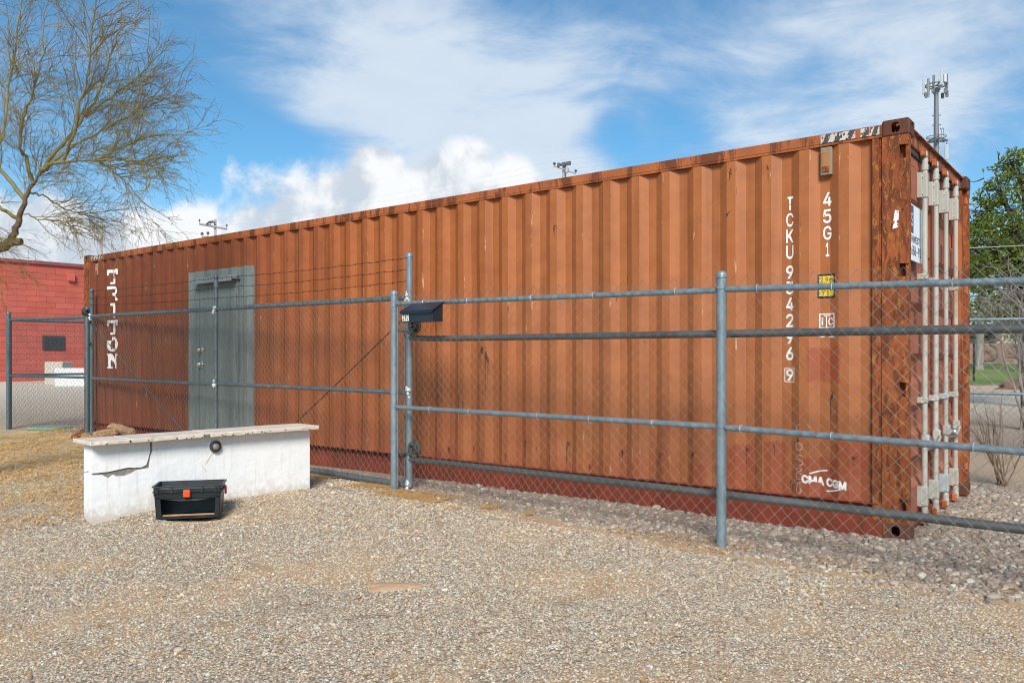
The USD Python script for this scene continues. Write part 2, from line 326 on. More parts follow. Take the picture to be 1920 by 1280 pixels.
    c = g.mix(g.math('multiply', gr, .75), c, g.mix(g.noise(p, 26., 6., .7), (.38, .26, .125), (.64, .49, .25)))
    verge = g.math('multiply', g.rng(l, 4.5, 5.5), g.rng(g.math('add', u, g.math('multiply', g.noise(p, .8, 4.), 1.6)), 8.6, 9.1))
    verge = g.math('multiply', verge, g.rng(u, 11.0, 10.2))
    c = g.mix(g.math('multiply', verge, .9), c, (.40, .28, .185))
    v2 = g.math('multiply', g.rng(l, 8., 11.), g.math('multiply', g.rng(u, 26., 29.), g.rng(u, 42., 38.)))
    c = g.mix(g.math('multiply', v2, .85), c, (.47, .34, .22))
    h = g.math('add', g.math('multiply', g.mix(back, g('combine_color', r=d1, g=d1, b=d1)('color'), g('combine_color', r=d2, g=d2, b=d2)('color')), -1.0), g.math('multiply', g.noise(p, 40., 4.), .4))
    pbr('ground_look', g, c, rough=.9, normal=g.bump(h, .55, .012), spec=.2)
    g = NG(); p = g.pos()
    c = g.ramp(g.noise(g.scl(p, (.35, .35, .35)), 1., 8., .7), [(.3, (.085, .13, .025)), (.5, (.15, .21, .05)), (.7, (.24, .27, .08))])
    c = g.mix(1.0, c, g.ramp(g.noise(p, 24., 3., .7), [(.3, (.6,) * 3), (.7, (1.25,) * 3)]), 'multiply')
    pbr('lawn_look', g, c, rough=.9, spec=.2, normal=g.bump(g.noise(p, 30., 3.), .6, .03))
    g = NG(); p = g.pos()
    c = g.mix(g.noise(p, 7., 5.), (.44, .27, .155), (.52, .34, .21))
    c = g.mix(1.0, c, g.ramp(g.noise(p, 150., 3.), [(.3, (.85,) * 3), (.7, (1.1,) * 3)]), 'multiply')
    pbr('soil_look', g, c, rough=.95, spec=.15, normal=g.bump(g.noise(p, 60., 4.), .3, .006))
PITCH = .2815; RIB0 = 11.724 - PITCH * 41
mats()

# ------------------------------------------------------------------ mesh helpers; every mesh is (vertices, triangles)
def cat(*ms):
    ms = [m for m in ms if m is not None]; v, f, n = [], [], 0
    for m in ms:
        a, b = tm(m); v.append(a); f.append(b + n); n += len(a)
    return np.vstack(v), np.vstack(f)
def tm(m):
    if hasattr(m, 'to_mesh'):
        q = m.to_mesh(); return np.array(q.vert_properties[:, :3], float), np.array(q.tri_verts, int)
    if isinstance(m, trimesh.Trimesh): return np.array(m.vertices), np.array(m.faces)
    v, f = np.asarray(m[0], float), np.asarray(m[1], int)
    if f.shape[1] == 4: f = np.vstack([f[:, [0, 1, 2]], f[:, [0, 2, 3]]])
    return v, f
def mv(m, d): a, b = tm(m); return a + np.asarray(d, float), b
def rot(m, ang, axis='z', about=(0, 0, 0)):
    a, b = tm(m); c, s = math.cos(ang), math.sin(ang)
    M = {'z': [[c, -s, 0], [s, c, 0], [0, 0, 1]], 'x': [[1, 0, 0], [0, c, -s], [0, s, c]], 'y': [[c, 0, s], [0, 1, 0], [-s, 0, c]]}[axis]
    return (a - about) @ np.array(M).T + about, b
def bx(lo, hi, bev=0.):
    lo, hi = np.minimum(lo, hi).astype(float), np.maximum(lo, hi).astype(float)
    if bev <= 0: return tm(trimesh.creation.box(bounds=[lo, hi]))
    pts = []
    for ix in (0, 1):
        for iy in (0, 1):
            for iz in (0, 1):
                c = np.array([(lo, hi)[ix][0], (lo, hi)[iy][1], (lo, hi)[iz][2]]); s = np.array([1 - 2 * ix, 1 - 2 * iy, 1 - 2 * iz]) * bev
                for k in range(3):
                    q = c + s; q[k] = c[k]; pts.append(q)
    return tm(m3.Manifold.hull_points(np.array(pts)))
def tube(pts, r, n=8, cap=True):
    p = np.asarray(pts, float); r = np.broadcast_to(r, (len(p),)).astype(float)
    t = np.gradient(p, axis=0); t /= np.linalg.norm(t, axis=1, keepdims=True) + 1e-12
    ref = np.array([0, 0, 1.]) if abs(t.mean(0)[2]) < .8 * np.linalg.norm(t.mean(0)) + 1e-9 else np.array([1., 0, 0])
    a = np.cross(t, ref); a /= np.linalg.norm(a, axis=1, keepdims=True) + 1e-12
    b = np.cross(t, a); an = np.arange(n) * 2 * PI / n
    v = p[:, None] + r[:, None, None] * (np.cos(an)[None, :, None] * a[:, None] + np.sin(an)[None, :, None] * b[:, None])
    i, j = np.meshgrid(np.arange(len(p) - 1), np.arange(n), indexing='ij')
    q = np.stack([i * n + j, (i + 1) * n + j, (i + 1) * n + (j + 1) % n, i * n + (j + 1) % n], -1).reshape(-1, 4)
    f = np.vstack([q[:, [0, 1, 2]], q[:, [0, 2, 3]]]); v = v.reshape(-1, 3)
    if cap:
        k = len(v); v = np.vstack([v, p[0], p[-1]]); m = (len(p) - 1) * n
        f = np.vstack([f, [[k, jj, (jj + 1) % n] for jj in range(n)], [[k + 1, m + (jj + 1) % n, m + jj] for jj in range(n)]])
    return v, f
def tubes(P, r, n=3):
    """Many polylines of the same length at once: P (count, points, 3)."""
    P = np.asarray(P, float); c, k = P.shape[:2]
    r = np.broadcast_to(r, (c, k))
    t = np.gradient(P, axis=1); t /= np.linalg.norm(t, axis=2, keepdims=True) + 1e-12
    ref = np.where(np.abs(t[..., 2:]) < .9, [0, 0, 1.], [1., 0, 0])
    a = np.cross(t, ref); a /= np.linalg.norm(a, axis=2, keepdims=True) + 1e-12
    b = np.cross(t, a); an = np.arange(n) * 2 * PI / n
    v = P[:, :, None] + r[:, :, None, None] * (np.cos(an)[None, None, :, None] * a[:, :, None] + np.sin(an)[None, None, :, None] * b[:, :, None])
    i, j = np.meshgrid(np.arange(k - 1), np.arange(n), indexing='ij')
    q = np.stack([i * n + j, (i + 1) * n + j, (i + 1) * n + (j + 1) % n, i * n + (j + 1) % n], -1).reshape(-1, 4)
    q = (q[None] + (np.arange(c) * k * n)[:, None, None]).reshape(-1, 4)
    return v.reshape(-1, 3), np.vstack([q[:, [0, 1, 2]], q[:, [0, 2, 3]]])
def lathe(prof, n=20):
    prof = np.asarray(prof, float); an = np.arange(n) * 2 * PI / n
    v = np.stack([prof[:, None, 0] * np.cos(an), prof[:, None, 0] * np.sin(an), np.broadcast_to(prof[:, None, 1], (len(prof), n))], -1).reshape(-1, 3)
    i, j = np.meshgrid(np.arange(len(prof) - 1), np.arange(n), indexing='ij')
    q = np.stack([i * n + j, i * n + (j + 1) % n, (i + 1) * n + (j + 1) % n, (i + 1) * n + j], -1).reshape(-1, 4)
    return tm((v, q))
def aim(m, p, d):
    """Puts a mesh built along +z at p, its axis along d."""
    a, b = tm(m); d = np.asarray(d, float) / np.linalg.norm(d)
    x = np.cross([0, 0, 1.], d) if abs(d[2]) < .99 else np.array([1., 0, 0]); x /= np.linalg.norm(x); y = np.cross(d, x)
    return a @ np.stack([x, y, d]) + np.asarray(p, float), b
def poly(shape, d=.002):
    """A flat shape as a slab in the xy plane."""
    ms = [trimesh.creation.extrude_polygon(q, d, engine='earcut') for q in getattr(shape, 'geoms', [shape]) if q.geom_type == 'Polygon' and q.area > 1e-8]
    return cat(*ms)
def toX(m, X, y0, z0): # xy-plane lettering onto a wall facing +x
    a, b = tm(m); return np.stack([X + a[:, 2], y0 + a[:, 0], z0 + a[:, 1]], 1), b
def toY(m, Y, x0, z0): # onto a wall facing -y
    a, b = tm(m); return np.stack([x0 + a[:, 0], Y - a[:, 2], z0 + a[:, 1]], 1), b
def text_shape(t, h, bold=False):
    m = meshkit.text_mesh(t, h, .01, bold); v, f = np.array(m.vertices), np.array(m.faces)
    f = f[(np.abs(v[f][:, :, 2]) < 1e-6).all(1)]
    return shapely.union_all([Polygon(v[k][:, :2]).buffer(1e-5) for k in f])
def fit(shape, x0, x1, z0, z1):
    a, b, c, d = shape.bounds
    s = affinity.translate(shape, -a, -b)
    s = affinity.scale(s, (x1 - x0) / (c - a), (z1 - z0) / (d - b), origin=(0, 0))
    return affinity.translate(s, x0, z0)

# ------------------------------------------------------------------ scene prims
COUNT = {}
def numbered(parent, name):
    k = (parent, name); n = COUNT.get(k, 0); COUNT[k] = n + 1
    return f'{parent}/{name}' + (f'_{n:03d}' if n else '')
def tags(p, label=None, category=None, group=None, kind=None):
    for k, v in (('label', label), ('category', category), ('group', group), ('kind', kind)):
        if v: p.SetCustomDataByKey(k, v)
def thing(name, label, category, group=None, loc=(0, 0, 0)):
    x = UsdGeom.Xform.Define(stage, numbered('/World', name))
    if any(loc): x.AddTranslateOp().Set(Gf.Vec3d(*map(float, loc)))
    tags(x.GetPrim(), label, category, group)
    x.base = np.asarray(loc, float); return x
def part(parent, name, mesh, mat, label=None, smooth=False, kind=None):
    base = getattr(parent, 'base', None)
    v, f = tm(mesh)
    if base is not None and base.any(): v = v - base
    m = usdkit.mesh(stage, numbered(str(parent.GetPath()), name), trimesh.Trimesh(v, f, process=False) if smooth is not False else (v, f), MAT[mat], smooth=smooth)
    m.base = base if base is not None else np.zeros(3)
    tags(m.GetPrim(), label, kind=kind); return m
def solo(name, mesh, mat, label=None, category=None, group=None, kind=None, smooth=False):
    v, f = tm(mesh)
    m = usdkit.mesh(stage, numbered('/World', name), trimesh.Trimesh(v, f, process=False) if smooth is not False else (v, f), MAT[mat], smooth=smooth)
    m.base = np.zeros(3); tags(m.GetPrim(), label, category, group, kind); return m

# ------------------------------------------------------------------ ground
def sm(x, a, b):
    t = np.clip((np.asarray(x, float) - a) / (b - a), 0, 1); return t * t * (3 - 2 * t)
def fence_y(x): return np.where(x > 7.886, -.696 - (x - 7.886) * .0674, -.06 - .063 * np.clip(x, -3, 7.886))
def height(x, y):
    x = np.asarray(x, float); y = np.asarray(y, float)
    u = (x - CAM[0]) * FW[0] + (y - CAM[1]) * FW[1]; l = (x - CAM[0]) * RT[0] + (y - CAM[1]) * RT[1]
    h = .012 * (meshkit.fbm(np.stack([x * .9, y * .9, x * 0], -1), 3, 5) - .5) * 2 * sm(u, 1., 3.)
    h = h + .035 * np.exp(-((x - 7.10 - .0965 * (y + 3.11)) / .30) ** 2) * sm(y, -3.0, -2.5) * sm(y, -1.0, -1.35)
    h = h - .03 * sm(x, 6.95, 7.1) * sm(x, 7.6, 7.2) * sm(y, -2.9, -3.05) * sm(y, -3.6, -3.2)
    h = h + .40 * sm(u, 15, 27) * sm(l, -2., -6.) + .9 * sm(u, 33, 55) * sm(l, 6., 13.)
    h = h - .05 * np.exp(-(np.hypot(x - 7.49, y + 2.46) / .30) ** 4)
    h = h - .03 * sm(x, 12.3, 13.) * sm(y, -.2, 1.2) + .04 * sm(x, 3., 0.) * sm(y, -.6, 0.)
    return h
def ground():
    us = np.unique(np.round(np.concatenate([np.arange(-12, 2, 1.), np.arange(2, 15, .12), np.arange(15, 34, .6), np.arange(34, 70, 1.5), np.geomspace(70, 3000, 16)]), 3))
    ls = np.unique(np.round(np.concatenate([-np.geomspace(22, 2500, 12), np.arange(-22, -9, 1.), np.arange(-9, 9, .14), np.arange(9, 30, 1.), np.geomspace(30, 2500, 12)]), 3))
    U, L = np.meshgrid(us, ls, indexing='ij')
    X = CAM[0] + U * FW[0] + L * RT[0]; Y = CAM[1] + U * FW[1] + L * RT[1]
    v = np.stack([X, Y, height(X, Y)], -1).reshape(-1, 3); n = len(ls)
    i, j = np.meshgrid(np.arange(len(us) - 1), np.arange(n - 1), indexing='ij')
    q = np.stack([i * n + j, i * n + j + 1, (i + 1) * n + j + 1, (i + 1) * n + j], -1).reshape(-1, 4)
    f = np.vstack([q[:, [0, 1, 2]], q[:, [0, 2, 3]]])
    nz = np.cross(v[f[0, 1]] - v[f[0, 0]], v[f[0, 2]] - v[f[0, 0]])[2]
    solo('ground', (v, f if nz > 0 else f[:, ::-1]), 'ground_look', 'tan gravel yard running under the fence and out to the lane', kind='structure', smooth=True)
ground()

SOIL = [((735, 1099), .155, .085), ((905, 952), .42, .05), ((1010, 972), .25, .05), ((1255, 1016), .22, .05), ((1500, 1049), .22, .04), ((1700, 1085), .16, .035), ((640, 918), .3, .06), ((780, 930), .22, .06), ((700, 1155), .10, .03), ((1060, 1130), .10, .05), ((480, 1058), .2, .03)]
def soil_mask(x, y):
    m = np.zeros_like(x)
    for (px, py), a, b in SOIL:
        c = gp(px, py); dx, dy = x - c[0], y - c[1]
        e = np.array([.998, -.067]) if py < 1095 else np.array([RT[0], RT[1]])
        s, t = dx * e[0] + dy * e[1], -dx * e[1] + dy * e[0]
        w = meshkit.noise(np.stack([x * 9, y * 9, x * 0], -1), 3) * .7 + .65
        m = np.maximum(m, sm(1.0 - np.hypot(s / a, t / (b if b > .07 else b * 1.2)) / w, 0, .35))
    f = y - (-.696 - (x - 7.886) * .0674) + .17; w = meshkit.noise(np.stack([x * 3.5, y * 3.5, x * 0], -1), 31)
    m = np.maximum(m, .93 * sm(1.25 * w - np.abs(f) / .11, .1, .5) * (x > 7.7))
    return m
def scatter(name, xs, ys, size, protos, mat, label, sink=.25, flat=.62):
    pi = UsdGeom.PointInstancer.Define(stage, numbered('/World', name)); tags(pi.GetPrim(), label, kind='stuff')
    n = len(xs); ps = []
    for k, pr in enumerate(protos):
        m = usdkit.mesh(stage, f'{pi.GetPath()}/{name}_shape_{k:03d}', pr, MAT[mat]); ps.append(m.GetPath())
    pi.CreatePrototypesRel().SetTargets(ps)
    z = height(xs, ys) + size * (.5 * flat - sink) * .8
    pi.CreateProtoIndicesAttr(Vt.IntArray.FromNumpy(G.integers(0, len(protos), n).astype(np.int32)))
    pi.CreatePositionsAttr(Vt.Vec3fArray.FromNumpy(np.stack([xs, ys, z], 1).astype(np.float32)))
    pi.CreateScalesAttr(Vt.Vec3fArray.FromNumpy(np.stack([size, size * G.uniform(.65, 1, n), size * flat * G.uniform(.75, 1.25, n)], 1).astype(np.float32)))
    a = G.uniform(0, 2 * PI, n); tl = G.normal(0, .22, (n, 2))
    q = np.stack([np.cos(a / 2), tl[:, 0] * .5, tl[:, 1] * .5, np.sin(a / 2)], 1); q /= np.linalg.norm(q, axis=1, keepdims=True)
    pi.CreateOrientationsAttr(Vt.QuathArray.FromNumpy(q[:, [1, 2, 3, 0]].astype(np.float16)) if False else Vt.QuathArray([Gf.Quath(float(w), float(x), float(y), float(zz)) for w, x, y, zz in q]))
def chip(seed, n=11, rnd=.35):
    g = np.random.default_rng(seed); p = g.normal(size=(n, 3)); p /= np.linalg.norm(p, axis=1, keepdims=True); p *= g.uniform(1 - rnd, 1, (n, 1)) * .5
    return tm(m3.Manifold.hull_points(p))
def round_stone(seed):
    s = trimesh.creation.icosphere(1); g = np.random.default_rng(seed); v = s.vertices * .5
    v = v * (1 + .22 * (meshkit.noise(v * 3 + seed * 5.1, seed)[:, None] - .5) * 2) * (1 + .1 * g.normal(size=3)); return v, s.faces
def in_box(x, y, x0, x1, y0, y1): return (x > x0) & (x < x1) & (y > y0) & (y < y1)
CRA, CRB = gp(293, 972.5)[:2], gp(411, 967.5)[:2]
def in_crate(x, y):
    e = (CRB - CRA) / np.linalg.norm(CRB - CRA); u = (x - CRA[0]) * e[0] + (y - CRA[1]) * e[1]; v = -(x - CRA[0]) * e[1] + (y - CRA[1]) * e[0]
    return (u > -.01) & (u < np.linalg.norm(CRB - CRA) + .01) & (v > .006) & (v < .30)
def gravel():
    xs, ys, ss = [], [], []
    for u0, u1, dens, s0 in ((2.5, 4.2, 7600, .0110), (4.2, 5.6, 5600, .0130), (5.6, 7.4, 3700, .016), (7.4, 9.6, 2200, .020)):
        w0 = .70 * u1 + .5; n = int((u1 - u0) * 2 * w0 * dens)
        u = G.uniform(u0, u1, n); l = G.uniform(-w0, w0, n)
        x = CAM[0] + u * FW[0] + l * RT[0]; y = CAM[1] + u * FW[1] + l * RT[1]
        s = s0 * np.exp(G.normal(0, .34, n)); k = np.abs(l) < .68 * u + .35
        k &= y < fence_y(x) + .08 * G.normal(size=n) * .6 + .02
        k &= G.uniform(size=n) > .97 * soil_mask(x, y)
        nz = meshkit.fbm(np.stack([x * 1.3, y * 1.3, x * 0], -1), 4, 9)
        k &= G.uniform(size=n) < np.clip(1.25 - 3.2 * np.maximum(nz - .575, 0), .3, 1)
        k &= ~((x < 6.9 + .3 * (nz - .5)) & (y > -4.6) & (G.uniform(size=n) < .62))
        k &= ~in_box(x - .0965 * (y + 3.11), y, 6.93, 7.1, -3.1, -1.22) & ~in_crate(x, y)
        xs.append(x[k]); ys.append(y[k]); ss.append(s[k])
    x, y, s = map(np.concatenate, (xs, ys, ss))
    scatter('gravel', x, y, s, [chip(i) for i in range(6)], 'pebble', 'fine tan and pink crushed gravel covering the yard in front of the fence')
    # larger grey river stones between the fence and the container and past its door end
    n = 62000
    x = G.uniform(7.6, 15.2, n); y = G.uniform(-1.6, 4.2, n); s = .027 * np.exp(G.normal(0, .33, n))
    k = (y > fence_y(x) - .12 - .10 * np.abs(G.normal(size=n)) * (x > 10.2)) & ~in_box(x, y, -1, 12.19, .03, 2.6)
    k &= (y < 2.9 + .3 * meshkit.noise(np.stack([x * 2, y * 2, x * 0], -1), 4))
    k &= G.uniform(size=n) < np.where(y < fence_y(x), .75, 1.) * np.where((x < 8.9), .7, 1) * np.where(y > 1.5, .8, 1)
    k &= G.uniform(size=n) > .9 * soil_mask(x, y)
    scatter('river_gravel', x[k], y[k], s[k], [round_stone(i) for i in range(5)], 'river_pebble', 'larger grey and purple river stones strewn between fence and container')
    # a few bigger stones lying loose
    for px, py, s in ((1862, 1123, .085), (1760, 1108, .06), (1676, 1094, .07), (1540, 1063, .05), (320, 1216, .05), (335, 1219, .05), (652, 967, .07), (787, 950, .09), (1040, 1180, .04), (1690, 1137, .06), (1130, 1108, .035), (350, 1112, .03)):
        c = gp(px, py); a, b = round_stone(int(px)); a = a * np.array([s, s * .72, s * .45]); a, b = rot((a, b), R.uniform(0, 3))
        solo('loose_stone', mv((a, b), (c[0], c[1], float(height(c[0], c[1])) + s * .13)), 'river_pebble', kind='stuff', label='single larger stones lying loose on the fine gravel', smooth=True)
gravel()
def strips(name, x, y, ln, wd, mat, label, lift=.012, arch=.35):
    n = len(x); a = G.uniform(0, PI, n); d = np.stack([np.cos(a), np.sin(a)], 1); nrm = np.stack([-d[:, 1], d[:, 0]], 1)
    z = height(x, y) + lift * G.uniform(.3, 1.4, n); c = np.stack([x, y], 1); bow = G.normal(0, .18, n) * ln
    vs = []
    for k, t in enumerate((-.5, 0, .5)):
        p = c + d * (ln * t)[:, None] + nrm * (bow * (.25 - t * t) * 2)[:, None]
        zz = z + ln * arch * G.uniform(-.25, .55, n) * (1 if k != 1 else .4)
        w = wd * (1.0 if k == 1 else .55)
        for s in (-1, 1): vs.append(np.column_stack([p + nrm * (s * w / 2)[:, None], np.maximum(zz, z * 0 + height(x, y) + .003)]))
    v = np.stack(vs, 1).reshape(-1, 3); o = np.arange(n)[:, None] * 6
    f = np.vstack([o + np.array(t) for t in ((0, 2, 3), (0, 3, 1), (2, 4, 5), (2, 5, 3))])
    solo(name, (v, f), mat, label, kind='stuff')
def litter():
    n = 46000
    u = 5.6 + 8.6 * G.uniform(size=n) ** .8; l = -.70 * u + G.uniform(size=n) * (.70 * u - .2)
    x = CAM[0] + u * FW[0] + l * RT[0]; y = CAM[1] + u * FW[1] + l * RT[1]
    nz = meshkit.fbm(np.stack([x * 1.6, y * 1.6, x * 0], -1), 4, 21)
    k = (x < 7.0 + .5 * (nz - .5)) & (y < fence_y(x) + .12) & (G.uniform(size=n) < np.clip((nz - .36) * 4.2, 0, 1)) & ~in_box(x - .0965 * (y + 3.11), y, 6.93, 7.1, -3.1, -1.2)
    k &= (G.uniform(size=n) < np.clip(1.1 - np.maximum(0, -2.2 - y) * .42, .10, 1))
    u = u[k]; strips('dry_grass', x[k], y[k], .035 + .07 * G.uniform(size=k.sum()), .005 + .006 * u / 12, 'straw', 'yellow dry grass and straw littering the ground left of the white wall', .02, .5)
    # straw caught along the gate track and under the fence
    n = 10000; t = G.uniform(size=n); x = 6.2 + 7 * t; y = fence_y(x) + G.normal(0, .11, n) - .06; x = np.where(x < 7.886, x, x)
    y = np.where(x < 7.886, -.62 + G.normal(0, .10, n), y)
    nz = meshkit.fbm(np.stack([x * 2.4, y * 2.4, x * 0], -1), 3, 4); k = (nz > .50) & (G.uniform(size=n) < np.where(x < 9.8, 1, .25))
    strips('straw_drift', x[k], y[k], .03 + .06 * G.uniform(size=k.sum()), np.full(k.sum(), .006), 'straw', 'straw drifted along the foot of the fence and gate', .012, .2)
    n = 1000; u = 3 + 5.5 * G.uniform(size=n); l = (G.uniform(size=n) - .5) * 1.36 * u
    x = CAM[0] + u * FW[0] + l * RT[0]; y = CAM[1] + u * FW[1] + l * RT[1]; k = (y < fence_y(x) + .1) & ~in_box(x, y, 6.9, 7.12, -3.2, -1.1)
    strips('leaf_litter', x[k], y[k], .015 + .06 * G.uniform(size=k.sum()) ** 2.2, .004 + .006 * G.uniform(size=k.sum()), 'litter', 'scattered orange seed pods and dry leaf bits on the gravel', .016, .15)
litter()
def patches():
    for i, ((px, py), a, b) in enumerate(SOIL[:1]):
        c = gp(px, py); n = 40; an = np.arange(n) * 2 * PI / n
        rr = 1 + .16 * np.sin(an * 3 + 1) + .10 * np.sin(an * 5) + .05 * G.normal(size=n)
        rings = []
        for s, h in ((1.05, -.006), (.82, .006), (.5, .012), (.18, .015)):
            p = np.stack([c[0] + RT[0] * np.cos(an) * rr * a * s + FW[0] * np.sin(an) * rr * b * s, c[1] + RT[1] * np.cos(an) * rr * a * s + FW[1] * np.sin(an) * rr * b * s], 1)
            rings.append(np.column_stack([p, height(p[:, 0], p[:, 1]) + h]))
        v = np.vstack(rings + [[[c[0], c[1], float(height(c[0], c[1])) + .016]]]); f = []
        for k in range(3):
            for j in range(n): f += [[k * n + j, k * n + (j + 1) % n, (k + 1) * n + (j + 1) % n], [k * n + j, (k + 1) * n + (j + 1) % n, (k + 1) * n + j]]
        f += [[3 * n + j, 3 * n + (j + 1) % n, 4 * n] for j in range(n)]
        solo('soil_patch', (v, f), 'soil_look', 'bare oval patch of tan sand showing through the gravel', kind='structure', smooth=True)
patches()

# ------------------------------------------------------------------ shipping container
L, W, H = 12.192, 2.438, 2.896
DEP = .037
def ribs(x0, x1):
    """Breakpoints (x, depth) of the corrugated side between x0 and x1."""
    def dep(x):
        m = (x - RIB0) % PITCH
        return 0. if m < .072 else DEP * (m - .072) / .070 if m < .142 else DEP if m < .2125 else DEP * (PITCH - m) / (PITCH - .2125)
    xs = {round(x0, 5), round(x1, 5)}
    k0 = int((x0 - RIB0) // PITCH) - 1
    for k in range(k0, int((x1 - RIB0) // PITCH) + 2):
        for o in (0, .072, .142, .2125):
            x = RIB0 + k * PITCH + o
            if x0 < x < x1: xs.add(round(x, 5))
    xs = sorted(xs); return [(x, dep(x - 1e-7 if x == x1 else x)) for x in xs]
DENTS = [(10.28, .62, .10, .012), (9.35, .5, .12, .014), (8.9, .42, .10, .012), (11.55, .32, .09, .010), (9.9, 1.2, .2, .008), (7.3, .9, .18, .010), (6.2, .6, .16, .012), (10.95, 1.7, .2, .007), (8.2, 1.9, .25, .008), (5.4, 1.6, .25, .009), (11.85, .42, .10, .012), (2.2, 1.2, .3, .012)]
def bow(x, z):
    x = np.asarray(x, float); z = np.asarray(z, float)
    d = .010 * (meshkit.fbm(np.stack([x * .9, z * 1.1, x * 0 + 3.], -1), 3, 12) - .5)
    for a, b, r, k in DENTS: d = d + k * np.exp(-((x - a) ** 2 + (z - b) ** 2) / r ** 2)
    return d * sm(z, .24, .34) * sm(z, 2.78, 2.68)
def corr(x0, x1, z0, z1, y0=.004, sgn=1, th=.002):
    """Corrugated steel sheet standing from z0 to z1."""
    bp = ribs(x0, x1); v, f = [], []
    zs = np.linspace(z0, z1, max(2, int((z1 - z0) / .06) + 1))
    for z in zs:
        for x, d in bp: v.append((x, y0 + sgn * d, z))
    n = len(bp)
    for k in range(len(zs) - 1):
        for i in range(n - 1):
            a = k * n + i; f.append((a, a + 1, a + n + 1, a + n))
    v = np.array(v); f = np.array(f); m = len(v); v[:, 1] += sgn * bow(v[:, 0], v[:, 2])
    v2 = v + [0, sgn * th, 0]
    return tm((np.vstack([v, v2]), np.vstack([f if sgn > 0 else f[:, ::-1], (f[:, ::-1] if sgn > 0 else f) + m])))
def conform(shape, off=.0022):
    """A flat shape in (x, z) laid onto the corrugated side."""
    a, _, b, _ = shape.bounds; bp = ribs(a - .4, b + .4); out = []
    for (xa, da), (xb, db) in zip(bp[:-1], bp[1:]):
        cut = shape.intersection(sbox(xa, -1, xb, 5))
        for q in getattr(cut, 'geoms', [cut]):
            if q.geom_type != 'Polygon' or q.area < 1e-7: continue
            v, f = trimesh.creation.triangulate_polygon(q, engine='earcut'); v = np.asarray(v)
            y = .004 + da + (db - da) * (v[:, 0] - xa) / (xb - xa) - off + bow(v[:, 0], v[:, 1])
            out.append((np.stack([v[:, 0], y, v[:, 1]], 1), np.asarray(f)))
    return cat(*out)
def worn(shape, n, r, seed):
    g = np.random.default_rng(seed); a, b, c, d = shape.bounds
    for _ in range(n):
        x, y = g.uniform(a, c), g.uniform(b, d); k = g.uniform(.3, 1) * r
        an = np.sort(g.uniform(0, 2 * PI, 7)); rr = k * g.uniform(.4, 1.2, 7)
        q = Polygon(np.stack([x + rr * np.cos(an), y + 1.6 * rr * np.sin(an)], 1)).buffer(0)
        shape = shape.difference(q)
    return shape
CT = thing('shipping_container', 'long orange rusted corrugated steel shipping container behind the chain-link fence', 'shipping container')
